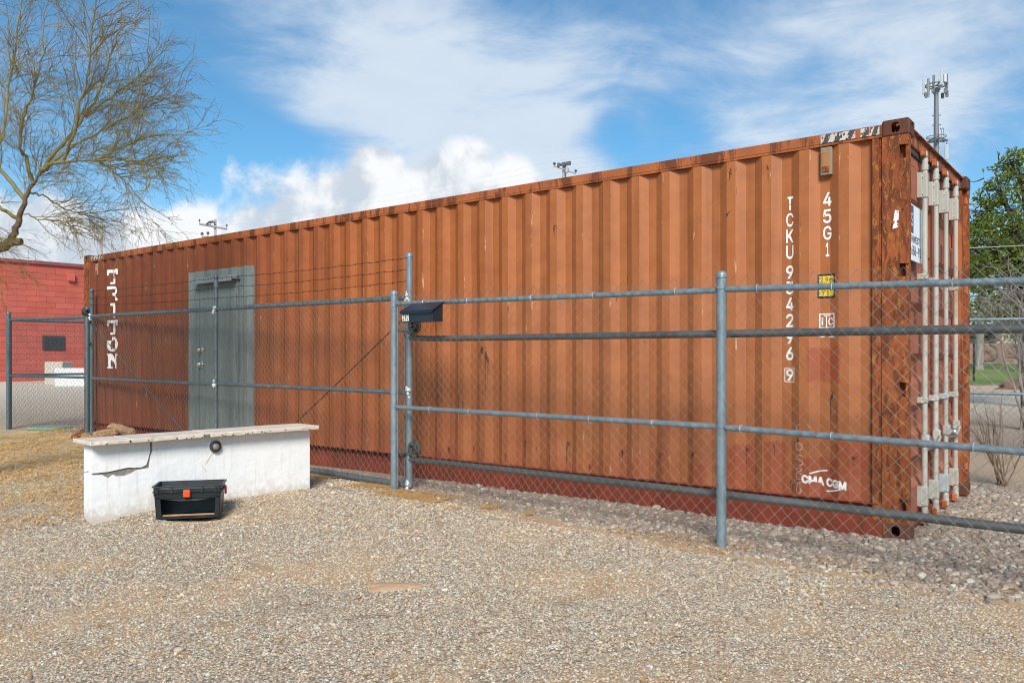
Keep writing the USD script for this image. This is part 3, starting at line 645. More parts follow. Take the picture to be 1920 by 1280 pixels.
def container():
    t = CT
    zl, zh = .235, 2.785
    DX0, DX1, DZ = 3.088, 4.582, 2.425
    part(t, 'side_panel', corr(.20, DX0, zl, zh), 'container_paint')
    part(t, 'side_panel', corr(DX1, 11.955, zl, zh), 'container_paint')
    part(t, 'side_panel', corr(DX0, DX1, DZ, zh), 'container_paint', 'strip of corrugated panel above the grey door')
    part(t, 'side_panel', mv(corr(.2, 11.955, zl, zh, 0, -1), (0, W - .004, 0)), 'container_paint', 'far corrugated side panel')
    # grey walk-in door cut into the ribs
    LX0, LX1 = 3.36, 4.26
    d = part(t, 'walk_in_door', bx((LX0 + .003, .006, zl + .02), (LX1 - .003, .05, 2.305), .003), 'grey_door_paint', 'grey painted walk-in door cut into the side')
    part(t, 'door_surround', cat(corr(DX0, LX0 - .003, zl, DZ), corr(LX1 + .003, DX1, zl, DZ), corr(LX0 - .003, LX1 + .003, 2.31, DZ), bx((LX0 - .012, .05, zl), (LX1 + .012, .055, 2.32))), 'grey_door_paint')
    part(d, 'rain_hood', cat(bx((3.33, -.10, 2.268), (4.29, .045, 2.276), .001), bx((3.33, -.106, 2.236), (4.29, -.098, 2.278), .002), bx((3.33, -.02, 2.276), (4.29, -.012, 2.33), .001)), 'grey_metal')
    for nm, x, z, r in (('deadbolt', 3.44, 1.36, .032), ('door_knob', 3.44, 1.165, .036)):
        prof = [(0, .075), (r * .7, .072), (r, .055), (r * .9, .035), (r * .45, .03), (r * .45, .012), (r * 1.15, .01), (r * 1.15, 0)]
        part(d, nm, aim(lathe(prof[::-1], 18), (x, .012, z), (0, -1, 0)), 'chrome', smooth=35)
    for z in (.55, 1.25, 2.0):
        part(d, 'hinge', tube([(LX1 - .02, -.003, z - .07), (LX1 - .02, -.003, z + .07)], .011), 'grey_door_paint')
    # rails
    part(t, 'top_rail', cat(bx((.17, -.002, 2.80), (L - .175, .058, 2.872), .004), bx((.17, .0, 2.785), (L - .175, .062, 2.80))), 'rail_paint')
    part(t, 'top_rail', bx((.17, W - .058, 2.80), (L - .175, W + .002, 2.872), .004), 'rail_paint')
    part(t, 'bottom_rail', cat(bx((.17, .058, .02), (L - .175, .07, .24)), bx((.17, -.001, .0), (L - .175, .07, .012)), bx((.17, -.002, .228), (L - .175, .07, .238), .002), bx((.17, .008, .012), (L - .175, .062, .135))), 'bottom_rail_paint')
    part(t, 'bottom_rail', bx((.17, W - .06, .0), (L - .175, W + .001, .24)), 'bottom_rail_paint')
    part(t, 'roof', bx((.1, .03, 2.865), (L - .1, W - .03, 2.878)), 'container_paint')
    part(t, 'floor', bx((.1, .08, .15), (L - .12, W - .08, .20)), 'debris')
    part(t, 'end_wall', bx((.03, .15, .1), (.06, W - .15, 2.85)), 'container_paint')
    part(t, 'end_frame', cat(bx((.0, .15, 2.76), (.12, W - .15, 2.87), .005), bx((.0, .15, .02), (.12, W - .15, .18), .005)), 'rail_paint')
    # corner posts with hinge pockets
    def m_box(a, b): return m3.Manifold.cube(list(np.subtract(b, a))).translate(list(a))
    for far in (0, 1):
        ym = (lambda y: W - y) if far else (lambda y: y)
        def B(x0, x1, y0, y1, z0, z1):
            ya, yb = sorted((ym(y0), ym(y1))); return m_box((x0, ya, z0), (x1, yb, z1))
        p = B(L - .176, L - .004, .001, .062, .115, 2.782) + B(L - .20, L - .176, .012, .07, .115, 2.79) + B(L - .240, L - .196, .003, .05, .115, 2.79)
        pockets = [(2.62, 2.715), (1.81, 1.90), (.985, 1.085), (.20, .285)]
        for z0, z1 in pockets: p = p - (B(L - .062, L + .02, -.02, .052, z0, z1) if far else B(L - .066, L - .026, -.02, .059, z0, z1) + B(L - .03, L + .01, -.02, .012, z0 + .004, z1 - .004))
        pp = part(t, 'corner_post', p, 'post_rust', 'heavily rusted corner post with hinge pockets' if not far else None)
        for z0, z1 in (pockets if far else ()):
            part(pp, 'hinge_lug', aim(tube([(0, 0, -.03), (0, 0, .03)], .026, 12), (L - .028, ym(.045), (z0 + z1) / 2 + (.0 if not far else .02)), (0, 0, 1)), 'hinge_paint', smooth=40)
        # far post is seen on its inner return: a channel
        if far: part(pp, 'post_channel', bx((L - .13, W - .14, .12), (L - .05, W - .062, 2.78)), 'rail_paint')
        q = B(.0, .15, .001, .07, .115, 2.782) + B(.15, .2, .01, .06, .115, 2.79)
        part(t, 'corner_post', q, 'post_rust' if not far else 'rail_paint')
    # corner castings with their holes
    def casting(x0, x1, y0, y1, z0, z1):
        c = m3.Manifold.hull_points(bx((x0, y0, z0), (x1, y1, z1), .012)[0])
        c = c - m_box((x0 + .028, y0 + .028, z0 + .028), (x1 - .028, y1 - .028, z1 - .028))
        cx, cy, cz = (x0 + x1) / 2, (y0 + y1) / 2, (z0 + z1) / 2
        def slot(axis, rx, rz, ln):
            s = m3.CrossSection(np.array([(rx * math.copysign(abs(math.cos(a)) ** .75, math.cos(a)), rz * math.copysign(abs(math.sin(a)) ** .75, math.sin(a))) for a in np.arange(24) * PI / 12]).tolist() and [[(rx * math.copysign(abs(math.cos(a)) ** .75, math.cos(a)), rz * math.copysign(abs(math.sin(a)) ** .75, math.sin(a))) for a in np.arange(24) * PI / 12]])
            m = m3.Manifold.extrude(s, ln).translate([0, 0, -ln / 2])
            return m.rotate([90, 0, 0]) if axis == 'y' else m.rotate([90, 0, 90]) if axis == 'x' else m
        c = c - slot('y', .029, .036, .4).translate([cx, cy, cz]) - slot('x', .026, .036, .4).translate([cx, cy, cz]) - slot('z', .05, .03, .4).translate([cx, cy, cz])
        return c
    for x0 in (0, 1):
        for y0 in (0, 1):
            for z0 in (0, 1):
                xa = (0, .178) if not x0 else (L - .178, L + .001); ya = (-.005, .157) if not y0 else (W - .157, W + .005); za = (0, .118) if not z0 else (H - .118, H)
                part(t, 'corner_casting', casting(*xa, *ya, *za), 'casting_rust')
    # door end
    XD = L - .085
    def leaf(y0, y1, nm):
        prof = [(.12, 0)]; z = .30
        while z < 2.52:
            prof += [(z, 0), (z + .05, -.045), (z + .17, -.045), (z + .225, 0)]; z += .38
        prof.append((2.72, 0)); v, f = [], []
        for z, d in prof: v += [(XD + d, y0 + .09, z), (XD + d, y1 - .09, z)]
        for i in range(len(prof) - 1): f.append((2 * i, 2 * i + 1, 2 * i + 3, 2 * i + 2))
        dd = part(t, 'end_door', cat((np.array(v), np.array(f)), bx((XD - .04, y0 + .012, .10), (XD + .003, y0 + .09, 2.72), .004), bx((XD - .04, y1 - .09, .10), (XD + .003, y1 - .012, 2.72), .004), bx((XD - .04, y0 + .012, 2.66), (XD + .002, y1 - .012, 2.735), .004), bx((XD - .04, y0 + .012, .10), (XD + .002, y1 - .012, .16), .004)), 'door_paint', nm)
        part(dd, 'gasket', cat(bx((XD - .03, y0 + .012, 2.735), (XD + .018, y1 - .012, 2.772), .004), bx((XD - .03, y0, .10), (XD - .002, y0 + .011, 2.735))), 'gasket')
        return dd
    d1 = leaf(.065, 1.217, 'left-hand leaf of the cargo doors carrying a white sign'); d2 = leaf(1.221, W - .065, 'right-hand leaf of the cargo doors')
    part(t, 'door_header', cat(bx((L - .17, .155, 2.78), (L - .055, W - .155, 2.875), .006), bx((L - .19, .10, 2.872), (L - .03, W - .10, 2.884), .003)), 'rail_paint')
    part(t, 'door_sill', bx((L - .17, .155, .005), (L - .06, W - .155, .098), .006), 'bottom_rail_paint')
    for k, (dd, y, mt) in enumerate(((d1, .685, 'rod_paint'), (d1, 1.095, 'rod_paint'), (d2, 1.505, 'rod_paint_grey'), (d2, 1.94, 'rod_paint'))):
        X = L - .040
        part(dd, 'lock_rod', tube([(X, y, .05), (X, y, 2.80)], .0200, 14) if mt == 'rod_paint' else tube([(X, y, .05), (X, y, 1.0), (X, y, 2.80)], .0185, 14), mt if k != 2 else 'rod_paint', 'vertical cream locking rod', smooth=40)
        for z, h, w in ((2.545, .19, .052), (1.86, .045, .046), (.935, .045, .046), (.215, .15, .05)):
            part(dd, 'rod_bracket', cat(bx((XD, y - w, z - h / 2), (X - .01, y + .026, z + h / 2), .004), bx((X - .022, y - .027, z - h / 2), (X + .0235, y + .024, z + h / 2), .008), *[aim(lathe([(0, .008), (.009, .006), (.011, 0)], 8), (X - .01, y - w + .018, z + s * h * .33), (1, 0, 0)) for s in (-1, 1)]), 'rod_paint' if k != 2 or z > 1 else 'rod_paint_grey')
        for z in (2.70, .085):
            part(dd, 'rod_collar', mv(lathe([(.018, -.045), (.026, -.04), (.026, .0), (.022, .012), (.026, .03), (.02, .05)], 14), (X, y, z)), 'rod_paint', smooth=40)
        for z, s in ((2.775, 1), (.05, -1)):
            part(dd, 'cam', bx((X - .03, y - .035, z - .02), (X + .022, y + .012, z + .022), .005), 'rod_paint')
            part(t, 'cam_keeper', cat(bx((L - .06, y - .08, z - .022), (X + .018, y - .038, z + .026), .008), bx((L - .06, y - .08, z + .02 * s), (X + .016, y + .03, z + .034 * s), .004)), 'hinge_paint')
        hz = .60 + .012 * k
        sg = -1 if k % 2 == 0 else 1
        y1 = y + (.34 if k in (0, 2) else -.30)
        part(dd, 'handle', cat(tube([(X + .022, y, hz + .03), (X + .04, y + (y1 - y) * .15, hz + .02), (X + .045, y + (y1 - y) * .6, hz - .02), (X + .03, y1, hz - .03)], .011, 8), bx((X - .02, y - .03, hz - .01), (X + .034, y + .03, hz + .075), .008)), 'rod_paint', smooth=40)
        part(dd, 'handle_hub', cat(aim(lathe([(0, .05), (.03, .045), (.042, .02), (.042, 0)], 16), (XD + .03, y1 + .06, hz - .02), (1, .1, 0)), bx((XD, y1 + .02, hz - .05), (XD + .04, y1 + .10, hz + .03), .006)), 'chrome', smooth=35)
    part(d1, 'weathered_plate', bx((XD + .002, .20, .62), (XD + .010, .34, 1.02), .002), 'grey_metal')
    # sign on the left leaf
    s = part(d1, 'company_sign', bx((XD + .004, .17, 1.965), (XD + .008, .78, 2.375)), 'sign_white', 'white company sign with blue lettering')
    lg = sbox(0, 0, .22, .20).difference(fit(text_shape('RMS', .1, True), .02, .20, .05, .15))
    part(s, 'sign_logo', toX(poly(lg, .0012), XD + .008, .27, 2.165), 'sign_blue')
    for q_ in (toX(poly(fit(text_shape('SOUTHWEST', .05, True), 0, .50, 0, .052), .0012), XD + .008, .20, 2.098), toX(poly(fit(text_shape('800-686-91', .07, True), 0, .54, 0, .072), .0012), XD + .008, .20, 2.005)): part(s, 'sign_print', q_, 'sign_blue')
    mk = cat(*[toX(poly(fit(text_shape(c, .1), 0, .06, 0, .11), .0012), XD + .004, 1.66 + i * .075, 1.93) for i, c in enumerate('II')])
    part(d2, 'lettering', mk, 'lettering_white')
    # writing on the side
    def zpx(py, X):
        D = (np.array([X, 0, 0]) - CAM) @ FW; return CAM[2] + (PYC - py) / FPX * D
    def column(chars, X, w, seed, bold=True, wear=3):
        out = []
        for i, (c, ya, yb, *xx) in enumerate(chars):
            x = xx[0] if xx else X
            sh = fit(text_shape(c, .2, bold), x - w / 2, x + w / 2, zpx(yb, x), zpx(ya, x)) if c not in '1I' else fit(text_shape(c, .2, bold), x - w * .2, x + w * .2, zpx(yb, x), zpx(ya, x))
            if c == 'I' and wear > 3: sh = fit(text_shape(c, .2, bold), x - w * .22, x + w * .22, zpx(yb, x), zpx(ya, x))
            out.append(conform(worn(sh, wear, w * .16, seed + i)))
        return cat(*out)
    tt = fit(text_shape('T', .2, True), 11.335, 11.39, zpx(393, 11.363), zpx(367.5, 11.363)).difference(sbox(11.30, zpx(382, 11.36) - .004, 11.40, zpx(382, 11.36) + .004)).difference(sbox(11.30, zpx(393, 11.36), 11.352, zpx(371, 11.36)))
    tt = tt.difference(sbox(11.3, zpx(371, 11.36), 11.345, 3))
    num = cat(conform(tt), column([('C', 398.5, 424), ('K', 429, 454.5), ('U', 459, 484.5), ('9', 497, 521.5), ('3', 527, 551), ('4', 557.5, 582), ('2', 588, 613), ('9', 619, 644), ('6', 650.6, 675), ('9', 692, 713)], 11.363, .058, 3, True, 1))
    frame = sbox(11.322, zpx(716, 11.36), 11.40, zpx(690, 11.36)); frame = frame.difference(frame.buffer(-.005))
    part(t, 'serial_number', num, 'lettering_white'); part(t, 'check_digit_box', conform(frame), 'lettering_white')
    part(t, 'size_code', column([('4', 359, 385), ('5', 391, 417), ('G', 422.5, 448.5), ('1', 454, 480)], 11.636, .062, 31, True, 1), 'lettering_white')
    hs = part(t, 'height_sign', conform(sbox(11.572, zpx(557, 11.63), 11.69, zpx(514, 11.63)).buffer(.004), .003), 'black_paint', 'yellow and black height sign')
    part(hs, 'sign_face', conform(sbox(11.580, zpx(554.5, 11.63), 11.682, zpx(516.5, 11.63)), .0045), 'sign_yellow')
    part(hs, 'sign_print', cat(conform(fit(text_shape('2,9m', .1), 11.586, 11.677, zpx(531, 11.63), zpx(519, 11.63)), .006), conform(fit(text_shape("9'6\"", .1), 11.60, 11.665, zpx(553, 11.63), zpx(540, 11.63)), .006)), 'black_paint')
    z0, z1 = zpx(615, 11.63), zpx(587, 11.63)
    fr = sbox(11.578, z0, 11.691, z1); fr = fr.difference(fr.buffer(-.008)).union(sbox(11.6255, z0, 11.6335, z1)).union(sbox(11.61, z1 - .02, 11.66, z1 - .012))
    fr = fr.union(fit(text_shape('i', .1, True), 11.594, 11.607, z0 + .02, z1 - .03)).union(fit(text_shape('C', .1, True), 11.643, 11.679, z0 + .02, z1 - .03))
    part(t, 'owner_mark', conform(fr), 'lettering_white')
    part(t, 'lettering', column([('U', 622, 632, 11.60), ('.', 630, 632, 11.67)], 11.6, .05, 5, True, 0), 'lettering_white', 'scrap of white lettering behind the gate rail')
    # carrier's name low on the side, sloping a little, with its two strokes
    def skew(s, k=-.085): return affinity.affine_transform(s, [1, 0, k, 1, 0, -k * 11.46])
    a = skew(fit(text_shape('CMA CGM', .1, True), 11.462, 11.775, .335, .392).buffer(.0025))
    def stroke(pts, w):
        ls = LineString(pts); return shapely.union_all([Point(p).buffer(w * (.25 + .75 * math.sin(PI * min(.97, max(.06, i / 30))) )) for i, p in enumerate([ls.interpolate(i / 30, normalized=True).coords[0] for i in range(31)])]).convex_hull.intersection(ls.buffer(w)) if False else ls.buffer(w)
    arc1 = stroke([(11.52 + .112 * i / 12, .405 + .028 * math.sin(i / 12 * 1.5)) for i in range(13)], .0048)
    arc2 = stroke([(11.63 + .105 * i / 12, .288 + .028 * (1 - math.cos(i / 12 * 1.5)) - .004) for i in range(13)], .0048)
    part(t, 'carrier_name', conform(worn(a, 2, .003, 77).union(arc1).union(arc2)), 'lettering_white')
    # chalked characters down one rib
    ch = []
    def cs(pts): ch.append(conform(LineString([(11.44 + x * .05, zpx(y, 11.44)) for x, y in pts]).buffer(.0028)))
    def ell(cx, cy, rx, ry, a0, a1): return [(cx + rx * math.cos(a), cy + ry * math.sin(a)) for a in np.linspace(a0, a1, 14)]
    cs([(.15, 795)] + ell(0, 802, .45, 6, -1.2, -5.0)); cs(ell(0, 837, .5, 7, 0, 6.4)); cs([(-.45, 858), (0, 852), (.5, 854)])
    cs([(-.55, 861)] + ell(0, 867, .6, 5.5, -1.2, 1.9)); cs(ell(0, 880, .42, 3, 0, 6.4)); cs(ell(0, 892, .5, 6, -.6, -5.2)); cs([(.45, 903), (-.3, 906), (-.3, 912)])
    cs([(-.4, 913), (-.4, 921), (0, 926), (.4, 920), (.2, 916)])
    part(t, 'chalk_marks', cat(*ch), 'chalk')
    # big stencilled word at the far end
    out = []
    for i, (c, ya, yb) in enumerate((('T', 505, 532), ('R', 536, 564), ('I', 568, 595), ('T', 600, 627), ('O', 631, 659), ('N', 663, 690.5))):
        w = .34 if c != 'I' else .17
        x = .935; s = fit(text_shape(c, .2, True).buffer(.006), x - w / 2, x + w / 2, zpx(yb, x), zpx(ya, x))
        z0, z1 = zpx(yb, x), zpx(ya, x)
        if c in 'TIN': # slab serifs
            if c == 'T': s = s.union(sbox(x - .17, z1 - .085, x - .115, z1)).union(sbox(x + .115, z1 - .085, x + .17, z1)).union(sbox(x - .09, z0, x + .09, z0 + .03))
            if c == 'I': s = sbox(x - .045, z0, x + .03, z1).union(sbox(x - .09, z1 - .04, x + .09, z1))
            if c == 'N': s = Polygon([(x - .13, z0), (x - .13, z1), (x - .07, z1), (x + .085, z0 + .07), (x + .085, z1), (x + .13, z1), (x + .13, z0), (x + .085, z0), (x - .085, z1 - .09), (x - .085, z0)]).union(sbox(x - .17, z1 - .022, x - .07, z1)).union(sbox(x + .05, z1 - .022, x + .17, z1)).union(sbox(x - .17, z0, x - .05, z0 + .022))
        s = s.difference(sbox(x - .034, z0 - .1, x - .026, z1 + .1)) if c in 'TO' else s
        if i == 0: s = s.difference(Polygon([(x - .01, z1 - .05), (x + .12, z1 - .075), (x + .1, z0 - .01), (x + .045, z0 - .01), (x + .045, z0 + .06), (x - .02, z1 - .09)])).difference(sbox(x - .2, z1 - .135, x, z1 - .11))
        if i == 1: s = s.difference(sbox(x - .2, z0 - .01, x - .055, z1 - .05)).difference(sbox(x - .12, z0 + .07, x + .0, z0 + .085))
        if i == 4: s = s.difference(sbox(x - .2, z1 - .06, x - .06, z1)).difference(LineString([(x + .02, z0 + .09), (x + .16, z0)]).buffer(.008))
        s = worn(s, 4, .014, 40 + i); out.append(conform(s))
    part(t, 'stencilled_word', cat(*out), 'lettering_white')
    # flaked, rusted spots with runs below them
    g = np.random.default_rng(23); st = []
    spots = [(905, 655, 1.0), (913, 672, 1.3), (985, 830, .8), (1062, 828, .9), (925, 862, .6), (880, 855, .6), (1005, 868, .7), (1105, 872, .5), (1165, 850, .8), (1237, 852, .9), (1270, 902, .8), (862, 748, .6), (790, 762, .7), (822, 745, .8), (870, 758, .7), (1291, 722, .7), (1365, 402, .4), (1372, 322, .5), (1440, 315, .4), (607, 880, .7), (618, 905, .9), (680, 905, .6), (1452, 830, .5), (1398, 845, .5), (1560, 745, .7), (1330, 620, .3), (1208, 640, .3), (1175, 520, .3), (560, 690, .5), (800, 850, .8), (840, 842, .7), (950, 850, .6), (1300, 850, .7), (1345, 870, .6), (1480, 905, .5), (1600, 860, .5), (700, 850, .6), (655, 840, .5), (530, 830, .6)]
    for _ in range(46): x = g.uniform(4.8, 11.9); q = P2 = None; spots.append((x, float(g.uniform(.26, 1.0) if g.uniform() < .75 else g.uniform(1., 2.7)), float(g.uniform(.08, .45))))
    for i, (a, b, k) in enumerate(spots):
        x, z = (a, b) if a < 13 else onY(a, b, .02)[[0, 2]]
        if z < .25 or (a > 13 and z > 2.75): continue
        an = np.sort(g.uniform(0, 2 * PI, 11)); r = .030 * k * g.uniform(.35, 1.25, 11)
        pg = Polygon(np.stack([x + .62 * r * np.cos(an), z + 1.9 * r * np.sin(an)], 1)).buffer(0)
        for _ in range(int(1 + 2.5 * k)):
            xx = x + g.normal(0, .016 * k); ln = g.uniform(.05, .34) * k; w = g.uniform(.0015, .005); zz = max(.245, z - ln); pg = pg.union(Polygon([(xx - w, z), (xx + w, z), (xx + w * .7, (z + zz) / 2), (xx + w * .2, zz), (xx - w * .5, (z + zz) / 2)]).buffer(0))
        if g.uniform() < .5: pg = pg.union(Polygon([(x, z), (x + .05 * k, z + .01), (x + .06 * k, z + .018), (x + .01, z + .012)]).buffer(0))
        if z - .03 > .26: st.append(conform(worn(pg, 3, .01, i), .0013))
    part(t, 'rust_spots', cat(*st), 'rust_dark', kind='stuff')
    # vents and hazard decals
    for x0, x1, z0, z1, yo in ((11.60, 11.678, 2.575, 2.775, 0), (.40, .475, 2.56, 2.74, 0)):
        d0 = dict(ribs(x0 - .3, x1 + .3)); yv = .004 + DEP * .5
        vv = part(t, 'vent', cat(bx((x0, -.006, z0), (x1, yv + .04, z1), .003)), 'vent_frame', 'small ventilator box under the top rail')
        part(vv, 'cover', bx((x0 + .012, -.016, z0 + .02), (x1 - .012, -.004, z1 - .035), .004), 'vent_paint')
        part(vv, 'slot', bx((x0 + .014, -.0175, z0 + .022), (x1 - .014, -.014, z0 + .06)), 'post_rust')
        for z in (z0 + .01, z1 - .015):
            for x in (x0 + .02, x1 - .02): part(vv, 'rivet', aim(lathe([(0, .004), (.005, .003), (.006, 0)], 8), (x, -.006, z), (0, -1, 0)), 'vent_frame')
    def decal(x0, x1, n):
        w = (x1 - x0) / n; wh = worn(sbox(x0, 2.806, x1, 2.866), int(5 * n), .017, int(x0 * 100))
        d_ = part(t, 'hazard_decal', toY(poly(wh, .001), -.003, 0, 0), 'decal_white', 'peeling white hazard strip with dark slanting bars')
        for i in range(n):
            q = Polygon([(x0 + (i + .15) * w, 2.806), (x0 + (i + .62) * w, 2.806), (x0 + (i + .98) * w, 2.866), (x0 + (i + .5) * w, 2.866)])
            part(d_, 'hazard_bar', toY(poly(worn(q, 4, .014, int(x0 * 100) + i), .001), -.0045, 0, 0), 'decal_black')
    decal(11.60, 11.84, 3); decal(11.875, 12.0, 2); decal(.27, .62, 4)
    # bare primer patch and ochre flakes on the near post
    sh = Polygon([(12.085, 2.14), (12.12, 2.15), (12.125, 2.26), (12.10, 2.27), (12.09, 2.2)]); part(t, 'primer_patch', toY(poly(worn(sh, 5, .012, 5), .0012), .0015, 0, 0), 'lettering_white')
container()

# ------------------------------------------------------------------ chain-link fences and the sliding gate
def links(p0, p1, z0, z1, w=.085, r=.0020, hh=.09, off=(0, 0), zt0=None, zt1=None):
    """Woven wire between two points in plan; z0 to z1 (a top that may slope from zt0 to zt1). off shifts it sideways."""
    p0, p1 = np.array(p0[:2], float), np.array(p1[:2], float); ln = np.linalg.norm(p1 - p0); e = (p1 - p0) / ln; nr = np.array([-e[1], e[0]])
    zt0 = z1 if zt0 is None else zt0; zt1 = z1 if zt1 is None else zt1
    n = int(ln / (w / 2)); k = int((max(zt0, zt1) - z0) / (hh / 2)) + 1
    i = np.arange(n)[:, None]; j = np.arange(k + 1)[None]
    s = (i + ((j + i) % 2)) * (w / 2)
    wob = .004 * np.sin(i * 1.7 + j * .31) + .012 * np.sin(j * .13 + i * .05) * np.sin(i * .021 + 1.) + .010 * np.sin(i * .11) * np.exp(-j * .12)
    P = np.stack([p0[0] + e[0] * s + nr[0] * (.003 * (1 - 2 * ((j + i) % 2)) + wob), p0[1] + e[1] * s + nr[1] * (.003 * (1 - 2 * ((j + i) % 2)) + wob), z0 + (zt0 - z0 + (zt1 - zt0) * s / ln) * (j / k) + 0 * i], -1)
    P[..., :2] += np.array(off)
    return tubes(P, r, 3)
def post(x, y, z0, z1, r, dome=True):
    prof = [(0, z0), (r, z0), (r, z1 - .045), (r * 1.13, z1 - .043), (r * 1.13, z1 - .02), (r * .95, z1 - .006), (r * .5, z1 + .003), (0, z1 + .006)] if dome else [(0, z0), (r, z0), (r, z1), (0, z1)]
    return mv(lathe(prof, 18), (x, y, 0))
def band(x, y, z, r, h=.022): return mv(lathe([(r * .9, z - h / 2), (r + .004, z - h / 2), (r + .004, z + h / 2), (r * .9, z + h / 2)], 18), (x, y, 0))
def blob(c, r, seed):
    s = trimesh.creation.icosphere(2); v = s.vertices; v = v * (r * (.7 + .7 * meshkit.noise(v * 2.1 + seed, seed)[:, None])); return v + np.asarray(c), s.faces
A0, B0 = gp(739, 920), gp(1352.5, 1024); FE = (B0 - A0)[:2]; FE = FE / np.linalg.norm(FE); FN = np.array([FE[1], -FE[0]])  # FN: towards the camera
def fp(s, off=0.): return A0[:2] + FE * s + FN * off   # a point s metres along the fence from the gate post
S1 = float(np.linalg.norm((B0 - A0)[:2])); S2 = S1 * 2 + .02
FT = thing('chain_link_fence', 'front chain-link fence of blue-grey pipe right of the thick gate post', 'fence')
def front_fence():
    t = FT
    for s, zt in ((0, 1.885), (S1, 1.825), (S2, 1.78)):
        x, y = fp(s); pp = part(t, 'post', post(x, y, -.15, zt, .033), 'fence_paint', 'thick gate post' if s == 0 else None, smooth=40)
        for z in ((.80, 1.74, 1.20, .48, .93, 1.70) if s == 0 else (.80, 1.72)): part(pp, 'band', band(x, y, z, .033), 'fence_paint', smooth=40)
    zt = lambda s: 1.758 - (s / 3.36) * .055 if s < 3.36 else 1.703 - (s - 3.36) * .028
    for a, b in ((0, S1), (S1, S2)):
        for z0, z1 in ((zt(a), zt(b)), (.79, .795 if a == 0 else .735)):
            pa, pb = fp(a + .032), fp(b - .032)
            part(t, 'rail', tube([(*pa, z0), (*pa + FE * .04, z0), (*pb - FE * .04, z1), (*pb, z1)], [.017, .0205, .0205, .017], 14), 'fence_paint', smooth=40)
            rl = t
    o = FN * .045
    part(t, 'wire_mesh', cat(links(fp(.05, .030), fp(S1 + .04, .041), .0, 1, zt0=1.86, zt1=1.79), links(fp(S1 + .04, .041), fp(S2, .04), .0, 1, zt0=1.79, zt1=1.715)), 'link_wire', kind='stuff')
    ties = []
    for s in np.arange(.45, S2, .62):
        for z in (zt(s), .79 if s < S1 else .795 - .06 * (s - S1) / (S2 - S1)):
            ss = s + R.uniform(-.1, .1); x, y = fp(ss, .01); an = np.linspace(0, 2 * PI, 11)
            ties.append(tube([(x + FN[0] * .026 * math.cos(a), y + FN[1] * .026 * math.cos(a), z + .026 * math.sin(a)) for a in an], .0022, 4, False))
    part(t, 'wire_ties', cat(*ties), 'weld', kind='stuff')
    x, y = fp(.052, .0); part(t, 'tension_bar', tube([(x, y, .05), (x, y, 1.80)], .006, 6), 'fence_paint')
front_fence()

